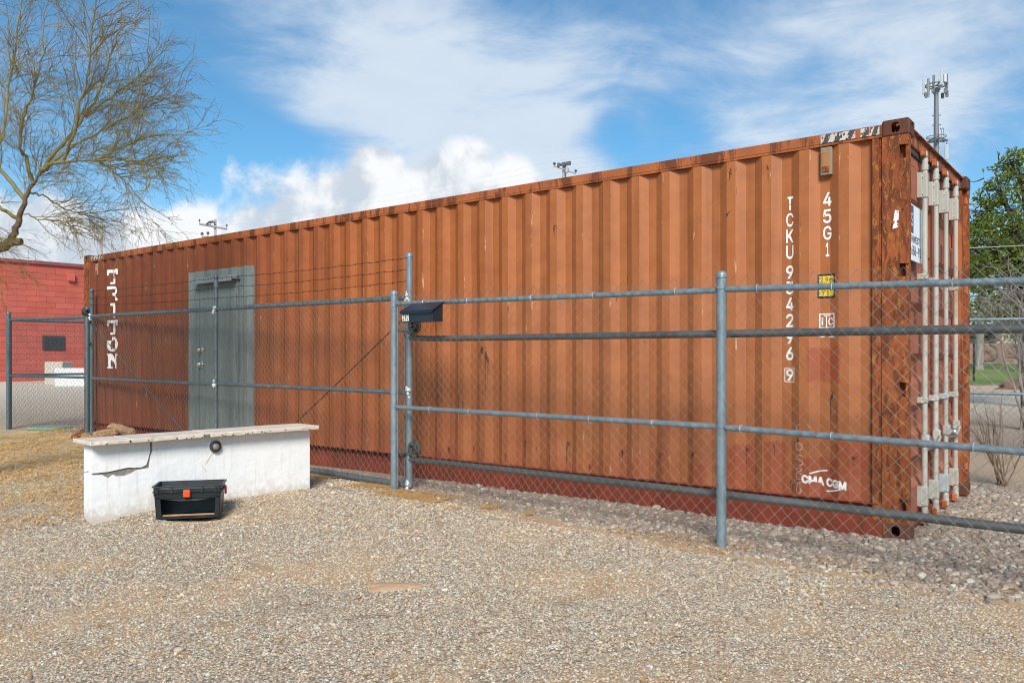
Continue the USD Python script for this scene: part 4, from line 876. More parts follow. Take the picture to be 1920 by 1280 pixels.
GT = thing('sliding_gate', 'long sliding chain-link gate with three strands of barbed wire in front of the container', 'gate')
def gate():
    t = GT; U0, U1, U2 = np.array([.425, -.074]), np.array([4.321, -.336]), np.array([7.969, -.578])
    e = (U2 - U0) / np.linalg.norm(U2 - U0); n = np.array([e[1], -e[0]])
    def on(x): return U0 + (U2 - U0) * (x - U0[0]) / (U2[0] - U0[0])
    zt = lambda x: 1.905 - .082 * (x - .425) / 7.54
    ups = []
    for (x, y), top, r in ((U0, 2.335, .028), (U1, 2.285, .027), (U2, 2.245, .030)):
        ups.append(part(t, 'upright', post(x, y, .03, top, r), 'fence_paint_dark' if x < 1 else 'gate_pipe' if x < 5 else 'fence_paint', smooth=40))
    for a, b in ((U0, U1), (U1, U2)):
        for z in ('t', .93, .045):
            za, zb = (zt(a[0]), zt(b[0])) if z == 't' else (z, z - (.008 if z > .5 else 0))
            part(t, 'rail', tube([(*a, za), (*b, zb)], .026 if z == 't' else .022 if z > .5 else .03, 12), 'gate_pipe', smooth=40)
    # rails of the counterbalance running back behind the fence
    q = lambda s: fp(s, -.125)
    for z0, z1, z2 in ((1.475, 1.415, 1.405), (.292, .325, .345)):
        part(t, 'track_pipe', tube([(*on(7.93), z0 - (.03 if z0 > 1 else 0)), (*q(.35), z0 - (.045 if z0 > 1 else -.004)), (*q(S1), z1), (*q(S2 + .2), z2)], .0265, 14), 'roller_pipe', smooth=40)
    part(t, 'upright', post(*q(S2 + .2), .03, 1.5, .028), 'gate_pipe', smooth=40)
    # barbed wire
    k = 0
    for z0, z1, z2 in ((2.30, 2.245, 2.195), (2.19, 2.12, 2.085), (2.085, 1.995, 1.975)):
        pts = []
        for i in range(61):
            x = .425 + (7.969 - .425) * i / 60; f = (x - .425) / (4.321 - .425) if x < 4.321 else (x - 4.321) / (7.969 - 4.321)
            z = (z0 + (z1 - z0) * f if x < 4.321 else z1 + (z2 - z1) * f) - .018 * math.sin(PI * f) + .004 * math.sin(i * 2.1 + k)
            pts.append((*(on(x) + n * .028), z))
        pts = np.array(pts); ms = [tube(pts, .0026, 4)]
        for j in np.arange(.35, 59.5, .92):
            i = int(j); p = pts[i] + (pts[i + 1] - pts[i]) * (j - i)
            for s in (-1, 1):
                d = np.array([R.uniform(-.5, .5), R.uniform(-1, 1), R.uniform(-1, 1) + .3 * s]); d = d / np.linalg.norm(d) * .013
                ms.append(tube([p - d, p + d], .0017, 3))
            ms.append(tube([p - [.006, 0, 0], p + [.006, 0, 0]], .0042, 5))
        part(t, 'barbed_wire', cat(*ms), 'barbed'); k += 1
    rod = lambda x0, z0, x1, z1: tube([(*(on(x0) - n * .01), z0), (*(on((x0 + x1) / 2) - n * .01), (z0 + z1) / 2 - .012), (*(on(x1) - n * .01), z1)], .0055, 6)
    part(t, 'brace_rod', rod(7.93, 1.66, 5.25, .06), 'rod_dark'); part(t, 'brace_rod', rod(.50, 1.74, 3.9, .06), 'gate_pipe')
    part(t, 'wire_mesh', links(on(.46) + n * .03, on(7.93) + n * .034, .02, 1, w=.085, r=.0021, zt0=1.935, zt1=1.86), 'link_wire', kind='stuff')
    x, y = on(7.90); part(t, 'tension_bar', tube([(x, y, .05), (x, y, 1.80)], .007, 6), 'gate_pipe')
    for (x, y), zs in ((U1, (zt(4.3), .93)), (U2, (zt(7.9), .93, .05)), (U0, (zt(.4) - .02,))):
        for i, z in enumerate(zs):
            c = np.array([x, y]) + n * .02
            part(t, 'weld_bead', cat(*[blob((c[0] + R.uniform(-.022, .022), c[1] - .002, z + R.uniform(-.05, .05)), R.uniform(.010, .024), i * 9 + j + int(x)) for j in range(6)]), 'weld', 'silver smeared weld at a joint of the gate frame', smooth=True)
    for i in range(3): # small fittings on the free end
        part(t, 'fitting', tube([(*(U0 + n * .03), 1.80 - .17 * i), (*(U0 + n * .05 + e * .10), 1.80 - .17 * i + .03)], .014, 6), 'rod_dark') if i != 1 else None
gate()
def rollers():
    for z, nm in ((1.555, 'upper black gate roller just under the mailbox'), (.405, 'lower rusty gate roller near the foot of the gate post')):
        c = np.array([*(A0[:2] + FE * .155 - FN * .105), z]); t = thing('gate_roller', nm, 'roller', 'rollers carrying the sliding gate', loc=c)
        ax = np.array([FN[0], FN[1], 0])
        part(t, 'wheel', aim(lathe([(.028, -.022), (.058, -.024), (.064, -.018), (.054, -.004), (.054, .004), (.064, .018), (.058, .024), (.040, .020), (.028, .022)], 22), c, ax), 'rubber', smooth=35)
        part(t, 'hub', aim(lathe([(0, -.034), (.012, -.034), (.012, .034), (0, .034)], 12), c, ax), 'roller_pipe')
        part(t, 'guard', cat(aim(lathe([(.064, -.03), (.074, -.03), (.074, -.022), (.064, -.022)], 22), c, ax)), 'rubber', smooth=35)
        b0 = np.array([*(A0[:2] + FE * .01), z - .04])
        part(t, 'bracket', cat(tube([b0, (*(A0[:2] + FE * .05 - FN * .09), z - .045), (*(A0[:2] + FE * .20 - FN * .10), z - .07)], .016, 8), bx(c + [-.012, -.01, -.11], c + [.012, .01, -.05])), 'roller_pipe')
rollers()
def side_fences():
    lp = gp(163.5, 818); lp = lp[:2]; le = np.array([-1.973, -.38])
    t = thing('chain_link_fence', 'short chain-link fence panel joining the far left post to the gate latch post', 'fence')
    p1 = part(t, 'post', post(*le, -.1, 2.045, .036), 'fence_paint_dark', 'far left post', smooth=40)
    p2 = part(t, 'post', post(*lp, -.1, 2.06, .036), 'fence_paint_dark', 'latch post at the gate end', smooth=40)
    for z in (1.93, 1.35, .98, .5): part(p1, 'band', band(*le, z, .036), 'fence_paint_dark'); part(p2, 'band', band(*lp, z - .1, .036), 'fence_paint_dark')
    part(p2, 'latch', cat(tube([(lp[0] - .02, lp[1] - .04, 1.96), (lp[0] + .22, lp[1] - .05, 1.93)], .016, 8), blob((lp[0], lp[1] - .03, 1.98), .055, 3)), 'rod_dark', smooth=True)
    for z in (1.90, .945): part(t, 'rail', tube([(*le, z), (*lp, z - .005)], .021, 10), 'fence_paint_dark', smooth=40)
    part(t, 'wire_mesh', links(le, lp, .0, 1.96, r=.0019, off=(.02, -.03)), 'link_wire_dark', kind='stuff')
    e = (lp - le) / np.linalg.norm(lp - le); part(t, 'tension_bar', tube([(*(le + e * .085), .03), (*(le + e * .085), 1.9)], .009, 6), 'rod_dark')
    # the panel going away behind the container
    be = at(157, 604, 14.75)[:2]; d = (be - le); be2 = le + d * 1.9
    t = thing('chain_link_fence', 'chain-link fence panel running from the far left post back behind the container', 'fence')
    part(t, 'post', post(*be2, -.1, 2.05, .034), 'fence_paint_dark', smooth=40)
    for z in (1.90, .96): part(t, 'rail', tube([(*(le + d * .02), z), (*be2, z)], .021, 10), 'fence_paint_dark', smooth=40)
    part(t, 'wire_mesh', links(le, be2, .0, 1.96, r=.0019, off=(.02, .03)), 'link_wire_dark', kind='stuff')
    # rear fence past the door end
    a, b = at(1820, 600, 10.68)[:2], at(1920, 598, 10.38)[:2]; d = (b - a) / np.linalg.norm(b - a); a2, b2 = a - d * 1.3, b + d * 3.4
    t = thing('chain_link_fence', 'rear chain-link fence seen past the cargo doors of the container', 'fence')
    for s in (a2, b2): part(t, 'post', post(*s, -.1, 1.85, .032), 'fence_paint', smooth=40)
    for z in (1.755, .79): part(t, 'rail', tube([(*a2, z + .01), (*b2, z - .03)], .021, 10), 'fence_paint', smooth=40)
    part(t, 'wire_mesh', links(a2, b2, .0, 1.78, r=.0016), 'link_wire_dark', kind='stuff')
side_fences()

# ------------------------------------------------------------------ mailbox
def mailbox():
    s0, s1 = None, None
    def along(px, py, off):
        v = ray(px, py); nn = np.array([FN[0], FN[1], 0]); o = np.array([*fp(0, off), 0]); q = CAM + v * ((o - CAM) @ nn) / (v @ nn); return (q[:2] - fp(0, off)) @ FE, q[2]
    fo = .17
    sa, zb = along(753.5, 604.5, fo); sb, zt = along(812.5, 580, fo)
    t = thing('mailbox', 'dark navy wall mailbox numbered 280 hung on the fence beside the gate post', 'mailbox', loc=(*fp(sa, .1), zb))
    bk = .055; top = zt + .075
    prof = Polygon([(bk, zb), (fo, zb), (fo, zt - .02), (bk, top - .02)])
    def prism(pr, a, b):
        m = trimesh.creation.extrude_polygon(pr, b - a, engine='earcut'); v = np.array(m.vertices)
        xy = np.array([fp(a + k, o) for k, o in zip(v[:, 2], v[:, 0])]); return np.column_stack([xy, v[:, 1]]), m.faces[:, ::-1]
    part(t, 'box', prism(prof, sa + .004, sb - .004), 'mailbox_paint')
    lid = part(t, 'lid', cat(prism(Polygon([(bk - .004, top - .012), (fo + .012, zt - .012), (fo + .018, zt - .022), (fo + .022, zt - .02), (fo + .016, zt + .002), (bk - .004, top)]), sa - .006, sb + .006)), 'mailbox_paint')
    part(lid, 'lip', prism(Polygon([(fo + .006, zt - .028), (fo + .018, zt - .028), (fo + .018, zt - .018), (fo + .006, zt - .018)]), sa, sb - .01), 'mailbox_paint')
    pl = part(t, 'number_plate', prism(Polygon([(fo, zb + .012), (fo + .003, zb + .012), (fo + .003, zb + .084), (fo, zb + .084)]), sa + .008, sa + .096), 'plate_white')
    def flat(shape, off):
        m = trimesh.util.concatenate([trimesh.creation.extrude_polygon(q, .001, engine='earcut') for q in getattr(shape, 'geoms', [shape])]); v = np.array(m.vertices)
        xy = np.array([fp(k, off + o) for k, o in zip(v[:, 0], v[:, 2])]); return np.column_stack([xy, v[:, 1]]), m.faces
    for i, c in enumerate('280'): part(pl, 'digit', flat(fit(text_shape(c, .06, True), sa + .015 + i * .028, sa + .035 + i * .028, zb + .019, zb + .077), fo + .003), 'black_paint')
mailbox()

# ------------------------------------------------------------------ low white wall
def white_wall():
    x0, x1, y0, y1 = 6.927, 7.104, -3.114, -1.198; zt = .585
    AN = -math.atan2(.184, 1.907); PV = np.array([7.104, -3.114, 0.])
    def RW(m): return rot(m, AN, 'z', PV)
    def unrot(p): return rot((np.asarray(p, float)[None], np.zeros((0, 3), int)), -AN, 'z', PV)[0][0]
    def onF(px, py, off=0.):  # a picture point on the front face, in the wall's own frame
        n3 = np.array([math.cos(AN), math.sin(AN), 0]); v = ray(px, py); return unrot(CAM + v * ((PV + n3 * off - CAM) @ n3) / (v @ n3))
    def onE(px, py):
        n3 = np.array([math.sin(AN), -math.cos(AN), 0]); v = ray(px, py); return unrot(CAM + v * ((PV - CAM) @ n3) / (v @ n3))
    t = thing('garden_wall', 'low white plastered wall with a cracked end and a stone coping', 'wall')
    def zc(px, py): return onF(px, py)
    # crack, traced on the face (y, z)
    up = [(174, 888), (190, 886.5), (203, 885), (222, 881), (240, 877), (252, 877.5), (265, 876.5), (275, 872), (279, 860), (282.5, 846), (282, 829)]
    dn = [(285, 829), (284.6, 838), (285, 846), (281.5, 856), (279.5, 876.5), (270, 878), (257, 880), (247, 886), (233, 891), (218, 891.5), (214, 889), (211, 889), (204, 895.5), (200, 893), (192, 889), (174, 889.5)]
    q = [(p[1], p[2]) for p in (zc(*a) for a in up + dn)]
    cr = Polygon(q).buffer(.004).buffer(0)
    w = m3.Manifold(m3.Mesh(*[np.asarray(a, dt) for a, dt in zip(tm(trimesh.creation.box(bounds=[[x0, y0, -.12], [x1, y1, zt]])), (np.float32, np.uint32))]))
    def cutter(pg, depth):
        out = None
        for g_ in getattr(pg, 'geoms', [pg]):
            cs = m3.CrossSection([list(shapely.geometry.polygon.orient(g_, 1.0).exterior.coords)[:-1]]); m = m3.Manifold.extrude(cs, depth + .02)
            v = m.to_mesh(); vv = np.array(v.vert_properties[:, :3]); vv = np.stack([x1 - depth + vv[:, 2], vv[:, 0], vv[:, 1]], 1)
            mm = m3.Manifold(m3.Mesh(vv.astype(np.float32), np.array(v.tri_verts, np.uint32))); out = mm if out is None else out + mm
        return out
    w = w - cutter(cr, .014)
    # the crack runs on round the end face
    q2 = [onE(a, b) for a, b in ((173, 887.5), (168, 884.5), (165, 881.5), (162, 884), (156, 883), (153.5, 883), (156, 885), (163, 889), (168, 890.5), (172, 892.5), (174, 891))]
    cs = m3.CrossSection([[(p[0], p[2]) for p in q2]]) ; m = m3.Manifold.extrude(cs, .03).to_mesh(); vv = np.array(m.vert_properties[:, :3]); vv = np.stack([vv[:, 0], y0 + .012 - vv[:, 2], vv[:, 1]], 1)
    try:
        e = m3.Manifold(m3.Mesh(vv.astype(np.float32), np.array(m.tri_verts, np.uint32)))
        if e.volume() > 0 : w = w - e
    except Exception: pass
    part(t, 'wall_body', RW(w), 'plaster')
    part(t, 'crack_filling', RW(toX(poly(cr.buffer(-.0006), .002), x1 - .0135, 0, 0)), 'mortar', 'grey mortar showing in the crack')
    ys = [y0 - .05, onF(246, 830, .105)[1], onF(396, 815, .105)[1], y1 + .035]
    for i in range(3):
        a, b = ys[i] + (.003 if i else 0), ys[i + 1] - (.003 if i < 2 else 0)
        pr = m3.Manifold.hull_points(bx((x0 - .10, a, zt + .001), (x1 + .105, b, zt + .034 + .002 * i), .006)[0]).refine_to_length(.03)
        v, f = tm(pr); side = (v[:, 0] > x1 + .085) | (v[:, 1] < y0 - .035) | (v[:, 1] > y1 + .02)
        nz = meshkit.fbm(v * [16, 16, 30], 3, 8 + i); v[:, 0] -= np.where(side, np.maximum(nz - .55, 0) * .06, 0); v[:, 2] += (nz - .5) * .006 * (v[:, 2] > zt + .02)
        if i == 1: # a flaked edge
            k = (v[:, 0] > x1 + .06) & (v[:, 1] > -2.28) & (v[:, 1] < -1.92); v[k, 0] -= .022 * meshkit.noise(v[k] * 40, 2); v[k & (v[:, 2] < zt + .02), 0] -= .03
        part(t, 'coping_stone', RW((v, f)), 'coping', 'middle coping stone with a flaked edge' if i == 1 else None)
    # holes in the coping edge
    pits = [mv(rot((trimesh.creation.icosphere(1).vertices * [.004, R.uniform(.005, .012), R.uniform(.003, .006)], trimesh.creation.icosphere(1).faces), R.uniform(-.6, .6), 'x'), (x1 + .1035, R.uniform(ys[0] + .05, ys[3]), zt + R.uniform(.004, .02))) for _ in range(26)]
    part(t, 'coping_pits', RW(cat(*pits)), 'bark_dark', kind='stuff')
    c = onF(402.6, 836.5); c = RW((c[None], np.zeros((0, 3), int)))[0][0]; ND = (math.cos(AN), math.sin(AN), 0)
    lamp = thing('wall_light', 'round dark bulkhead light set in the white wall above the black crate', 'light fitting', loc=c)
    part(lamp, 'ring', aim(lathe([(.048, 0), (.051, .018), (.046, .030), (.036, .034), (.036, .020), (.030, .012)], 24), c, ND), 'lamp_ring', smooth=35)
    part(lamp, 'lens', aim(lathe([(.036, .010), (.034, .024), (.026, .036), (.014, .043), (0, .045)], 24), c, ND), 'lamp_lens', smooth=True)
    st = [onF(a, b) for a, b in ((400, 848), (396, 853), (390, 862), (386, 868), (378, 873), (384, 879), (386, 883))]
    sm_ = LineString([(p[1], p[2]) for p in st[:4]]).buffer(.006).union(LineString([(p[1], p[2]) for p in st[4:]]).buffer(.003)); sm_ = worn(sm_, 14, .006, 3)
    part(t, 'stain', RW(toX(poly(sm_, .0012), x1 + .0002, 0, 0)), 'coping', 'drip stain under the round light')
white_wall()

# ------------------------------------------------------------------ black crate
def crate():
    a, b = gp(293, 972.5), gp(411, 967.5); a = a.copy(); b = b.copy(); a[2] = b[2] = 0
    ex = (b - a)[:2]; w = np.linalg.norm(ex); ex = ex / w; ey = np.array([-ex[1], ex[0]])
    c = (a + b)[:2] / 2; z0 = -.006
    t = thing('storage_crate', 'open-fronted black plastic storage crate with an orange latch standing before the white wall', 'crate', loc=(*c, z0))
    Wb, Wt, Db, Dt, Hc, th = w, w + .034, .235, .282, .256, .005
    def P(u, v, z): q = c + ex * u + ey * v; return (q[0], q[1], z0 + z)
    def shell(fn): # a tapered slab given by 8 corners
        return m3.Manifold.hull_points(np.array(fn))
    def wat(z): return (Wb + (Wt - Wb) * z / Hc) / 2
    def fr(z): return -.022 * z / Hc
    def bk(z): return Db + (Dt - Db - .022) * z / Hc
    def slab(c4a, c4b): return shell([P(*p) for p in c4a + c4b])
    def wallx(s, z0_, z1_): return slab([(s * wat(z0_), fr(z0_), z0_), (s * wat(z0_), bk(z0_), z0_), (s * wat(z1_), fr(z1_), z1_), (s * wat(z1_), bk(z1_), z1_)], [(s * (wat(z0_) - th), fr(z0_), z0_), (s * (wat(z0_) - th), bk(z0_), z0_), (s * (wat(z1_) - th), fr(z1_), z1_), (s * (wat(z1_) - th), bk(z1_), z1_)])
    def wally(f, z0_, z1_, u0=-1, u1=1, d=th): return slab([(u0 * wat(z0_), f(z0_), z0_), (u1 * wat(z0_), f(z0_), z0_), (u0 * wat(z1_), f(z1_), z1_), (u1 * wat(z1_), f(z1_), z1_)], [(u0 * wat(z0_), f(z0_) + d, z0_), (u1 * wat(z0_), f(z0_) + d, z0_), (u0 * wat(z1_), f(z1_) + d, z1_), (u1 * wat(z1_), f(z1_) + d, z1_)])
    part(t, 'side_wall', wallx(-1, 0, Hc), 'crate_plastic'); part(t, 'side_wall', wallx(1, 0, Hc), 'crate_plastic')
    part(t, 'back_wall', wally(lambda z: bk(z) - th, 0, Hc), 'crate_plastic')
    part(t, 'bottom', slab([(-Wb / 2, 0, 0), (Wb / 2, 0, 0), (-Wb / 2, Db, 0), (Wb / 2, Db, 0)], [(-Wb / 2, 0, .006), (Wb / 2, 0, .006), (-Wb / 2, Db, .006), (Wb / 2, Db, .006)]), 'crate_plastic')
    f = part(t, 'front_frame', cat(wally(fr, 0, .022, d=.008), wally(fr, .022, .175, -1, -.83, .008), wally(fr, .022, .175, .85, 1, .008), wally(fr, .16, Hc - .02, d=.008)), 'crate_plastic')
    part(f, 'lip', slab([(-.75 * Wb / 2, -.004, .155), (.75 * Wb / 2, -.004, .155), (-.25 * Wb / 2, -.006, .140), (.3 * Wb / 2, -.006, .140)], [(-.75 * Wb / 2, .012, .165), (.75 * Wb / 2, .012, .165), (-.25 * Wb / 2, .012, .165), (.3 * Wb / 2, .012, .165)]), 'crate_plastic')
    # rim, its flange and ribs
    def rim(z0_, z1_, o):
        wz = Wt / 2 + o; f0, b0 = -.022 - o, Dt - .022 + o; k = .022
        outer = sbox(-wz, f0, wz, b0).buffer(-k).buffer(k); inner = sbox(-wz + o + .004, f0 + o + .004, wz - o - .004, b0 - o - .004).buffer(-k).buffer(k)
        m = trimesh.creation.extrude_polygon(outer.difference(inner), z1_ - z0_, engine='earcut'); v = np.array(m.vertices)
        return np.array([P(u, vv, z + z0_) for u, vv, z in v]), m.faces
    part(t, 'rim', cat(rim(Hc - .004, Hc + .004, .014), rim(Hc - .044, Hc - .038, .010)), 'crate_plastic')
    ribs_ = []
    for u in (-.94, -.88, -.46, .44, .84, .93):
        x = u * Wt / 2; ribs_.append(bx((0, 0, 0), (1, 1, 1))); v = np.array([P(x + (p[0] - .5) * .014, -.034 + p[1] * .014, Hc - .05 + p[2] * .05) for p in ribs_[-1][0]]); ribs_[-1] = (v, ribs_[-1][1])
        part(t, 'rib', ribs_[-1], 'crate_plastic')
    for nm, (u0, u1, v0, v1, za, zb) in (('latch', (-.03, .022, -.050, -.030, .172, .232)), ('latch_lip', (-.032, .024, -.056, -.03, .196, .204))):
        m = bx((u0, v0, za), (u1, v1, zb), .006); m = (np.array([P(*p) for p in m[0]]), m[1])
        if nm == 'latch': lt = part(t, nm, m, 'orange_plastic')
        else: part(lt, 'latch_groove', m, 'orange_plastic')
    for s in (-1, 1):
        m = bx((s * (Wt / 2 + .012), .10, .165), (s * (Wt / 2 + .026), .15, .225), .004); part(t, 'side_latch', (np.array([P(*p) for p in m[0]]), m[1]), 'orange_plastic')
    m = bx((-.80 * Wb / 2, .004, .0225), (.84 * Wb / 2, .014, .034)); 
    m = slab([(-.97 * wat(Hc), .0, Hc - .04), (.97 * wat(Hc), .0, Hc - .04), (-.97 * wat(Hc), bk(Hc) - .01, Hc - .04), (.97 * wat(Hc), bk(Hc) - .01, Hc - .04)], [(-.97 * wat(Hc), .0, Hc - .034), (.97 * wat(Hc), .0, Hc - .034), (-.97 * wat(Hc), bk(Hc) - .01, Hc - .034), (.97 * wat(Hc), bk(Hc) - .01, Hc - .034)])
    part(t, 'inset_lid', m, 'crate_plastic')  # panel added under the rim to keep the crate interior dark
    m = bx((-.80 * Wb / 2, .004, .0225), (.84 * Wb / 2, .014, .034))
    part(t, 'wood_strip', (np.array([P(*p) for p in m[0]]), m[1]), 'cardboard', 'pale worn strip along the inside of the bottom edge')
crate()

# ------------------------------------------------------------------ timber and a valve-box lid by the far corner
def timber():
    def beam(nm, a, b, w, h, tw, mat, label, cat_, seed):
        a, b = np.asarray(a, float), np.asarray(b, float); d = b - a; ln = np.linalg.norm(d)
        m = m3.Manifold.hull_points(bx((-w / 2, -h / 2, 0), (w / 2, h / 2, ln), min(w, h) * .18)[0]).refine_to_length(.05); v, f = tm(m)
        v = v + (meshkit.fbm(v * 14 + seed, 3, seed)[:, None] - .5) * .035 * np.array([1, 1, .6]); v, f = rot((v, f), tw)
        solo(nm, aim((v, f), a, d), mat, label, cat_, 'broken timber lying by the container')
    c = lambda px, py, z=0.: gp(px, py, z)
    def q(px, py, dy=0, z=.06):
        p = onY(px, py, -.17 + dy); p[2] = max(p[2], z); return p
    beam('timber', gp(139, 820, .03), gp(163, 806, .06), .10, .05, .3, 'rust_plank', 'rusty red plank end lying left of the latch post', 'plank', 3)
    beam('timber', q(181, 814), q(222, 807.5), .13, .10, .2, 'cut_wood', 'thick sawn timber block lying behind the gate next to the latch post', 'timber', 5)
    beam('timber', q(207, 800, .03, .1), q(224, 802, .04, .1), .10, .10, .6, 'cut_wood', 'short timber block resting on top of the others behind the gate', 'timber', 7)
    beam('timber', q(224, 803, .0), q(249, 811, -.04), .11, .09, .5, 'cut_wood', 'timber piece sloping down to the right behind the gate', 'timber', 9)
    p = gp(92, 808); m = bx((p[0] - .28, p[1] - .2, .03), (p[0] + .28, p[1] + .25, .075), .015)
    solo('valve_box_lid', rot(m, .5, 'z', p), 'green_plastic', 'flat green plastic valve-box lid in the dry grass behind the left fence panel', 'lid')
timber()

# ------------------------------------------------------------------ things beyond the yard
def red_building():
    a = at(0, 720, 27.7); b = at(157, 720, 29.7); d = (b - a)[:2]; d = d / np.linalg.norm(d); nn = np.array([d[1], -d[0]])
    z0, z1 = .18, 4.66
    t = thing('block_building', 'flat-roofed building of red painted concrete block beyond the left fence', 'building', loc=(a[0], a[1], z0))
    ln0, ln1 = -3.2, 6.5
    def P(s, o, z): return np.array([a[0] + d[0] * s + nn[0] * o, a[1] + d[1] * s + nn[1] * o, z])
    def slab(s0, s1, o0, o1, za, zb, bev=0.):
        m = bx((s0, o0, za), (s1, o1, zb), bev); return np.array([P(*p) for p in m[0]]), m[1]
    w = part(t, 'wall', cat(slab(ln0, ln1, -9, -.05, z0 - .4, z1 - .05)), 'red_block')
    ch, bl = .2032, .62; nrow = int((z1 - z0) / ch); c = 0
    for r in range(nrow):
        s = ln0 + (bl / 2 if r % 2 else 0)
        while s < ln1 - .05:
            s2 = min(s + bl, ln1)
            if c < 340: part(t, 'block', slab(s + .003, s2 - .003, -.06, R.uniform(-.003, .003), z0 + r * ch + .003, z0 + (r + 1) * ch - .003, .004), 'red_block'); c += 1
            s = s2
    part(t, 'roof_edge', slab(ln0, ln1, -.3, .03, z1 - .10, z1 + .02, .01), 'red_roof_edge')
    def find(px, py):
        v = ray(px, py); n3 = np.array([nn[0], nn[1], 0]); q = CAM + v * ((P(0, 0, 0) - CAM) @ n3) / (v @ n3); return (q - P(0, 0, 0))[:2] @ d, q[2]
    s0, za = find(79, 656); s1, zb = find(121, 629.5)
    lv = part(t, 'vent_louvre', slab(s0, s1, .0, .05, za, zb, .01), 'louvre')
    for i in range(6): part(lv, 'louvre_slat', slab(s0 + .04, s1 - .04, .04, .07, za + .03 + i * (zb - za - .05) / 6, za + .05 + i * (zb - za - .05) / 6), 'louvre')
    s0, za = find(126, 527); s1, zb = find(139, 514); part(t, 'junction_box', slab(s0, s1, .0, .12, za, zb, .01), 'red_box')
    q = at(83, 719, 26.3); e = RT
    def cab(px0, px1, py0, py1, D, dep):
        p0, p1 = at(px0, py1, D), at(px1, py0, D); z_b = float(height(*((p0 + p1)[:2] / 2))) - .05
        m = bx((0, 0, 0), (1, 1, 1), .03); w_ = (p1 - p0)[:2] @ RT[:2]
        v = np.array([[p0[0] + RT[0] * w_ * k[0] + FW[0] * dep * k[1], p0[1] + RT[1] * w_ * k[0] + FW[1] * dep * k[1], z_b + (p1[2] - z_b) * k[2]] for k in m[0]]); return v, m[1]
    m = cab(83, 117, 678, 720, 25.6, .6); solo('stucco_pier', m, 'stucco_beige', 'beige stucco pier standing before the red building', 'pier')
    m = cab(102, 172, 690, 722, 24.6, .35); w2 = thing('garden_wall', 'distant low white wall beyond the left chain-link fence', 'wall'); part(w2, 'wall_body', m, 'stucco_white')
    v = m[0].copy(); lo, hi = v.min(0), v.max(0); part(w2, 'coping_stone', cat(cab(100.5, 174, 688.6, 690.5, 24.55, .45)) if False else (np.where(np.isclose(v, hi[None])[:, [2, 2, 2]], v, v), m[1]), 'stucco_white') if False else None
red_building()

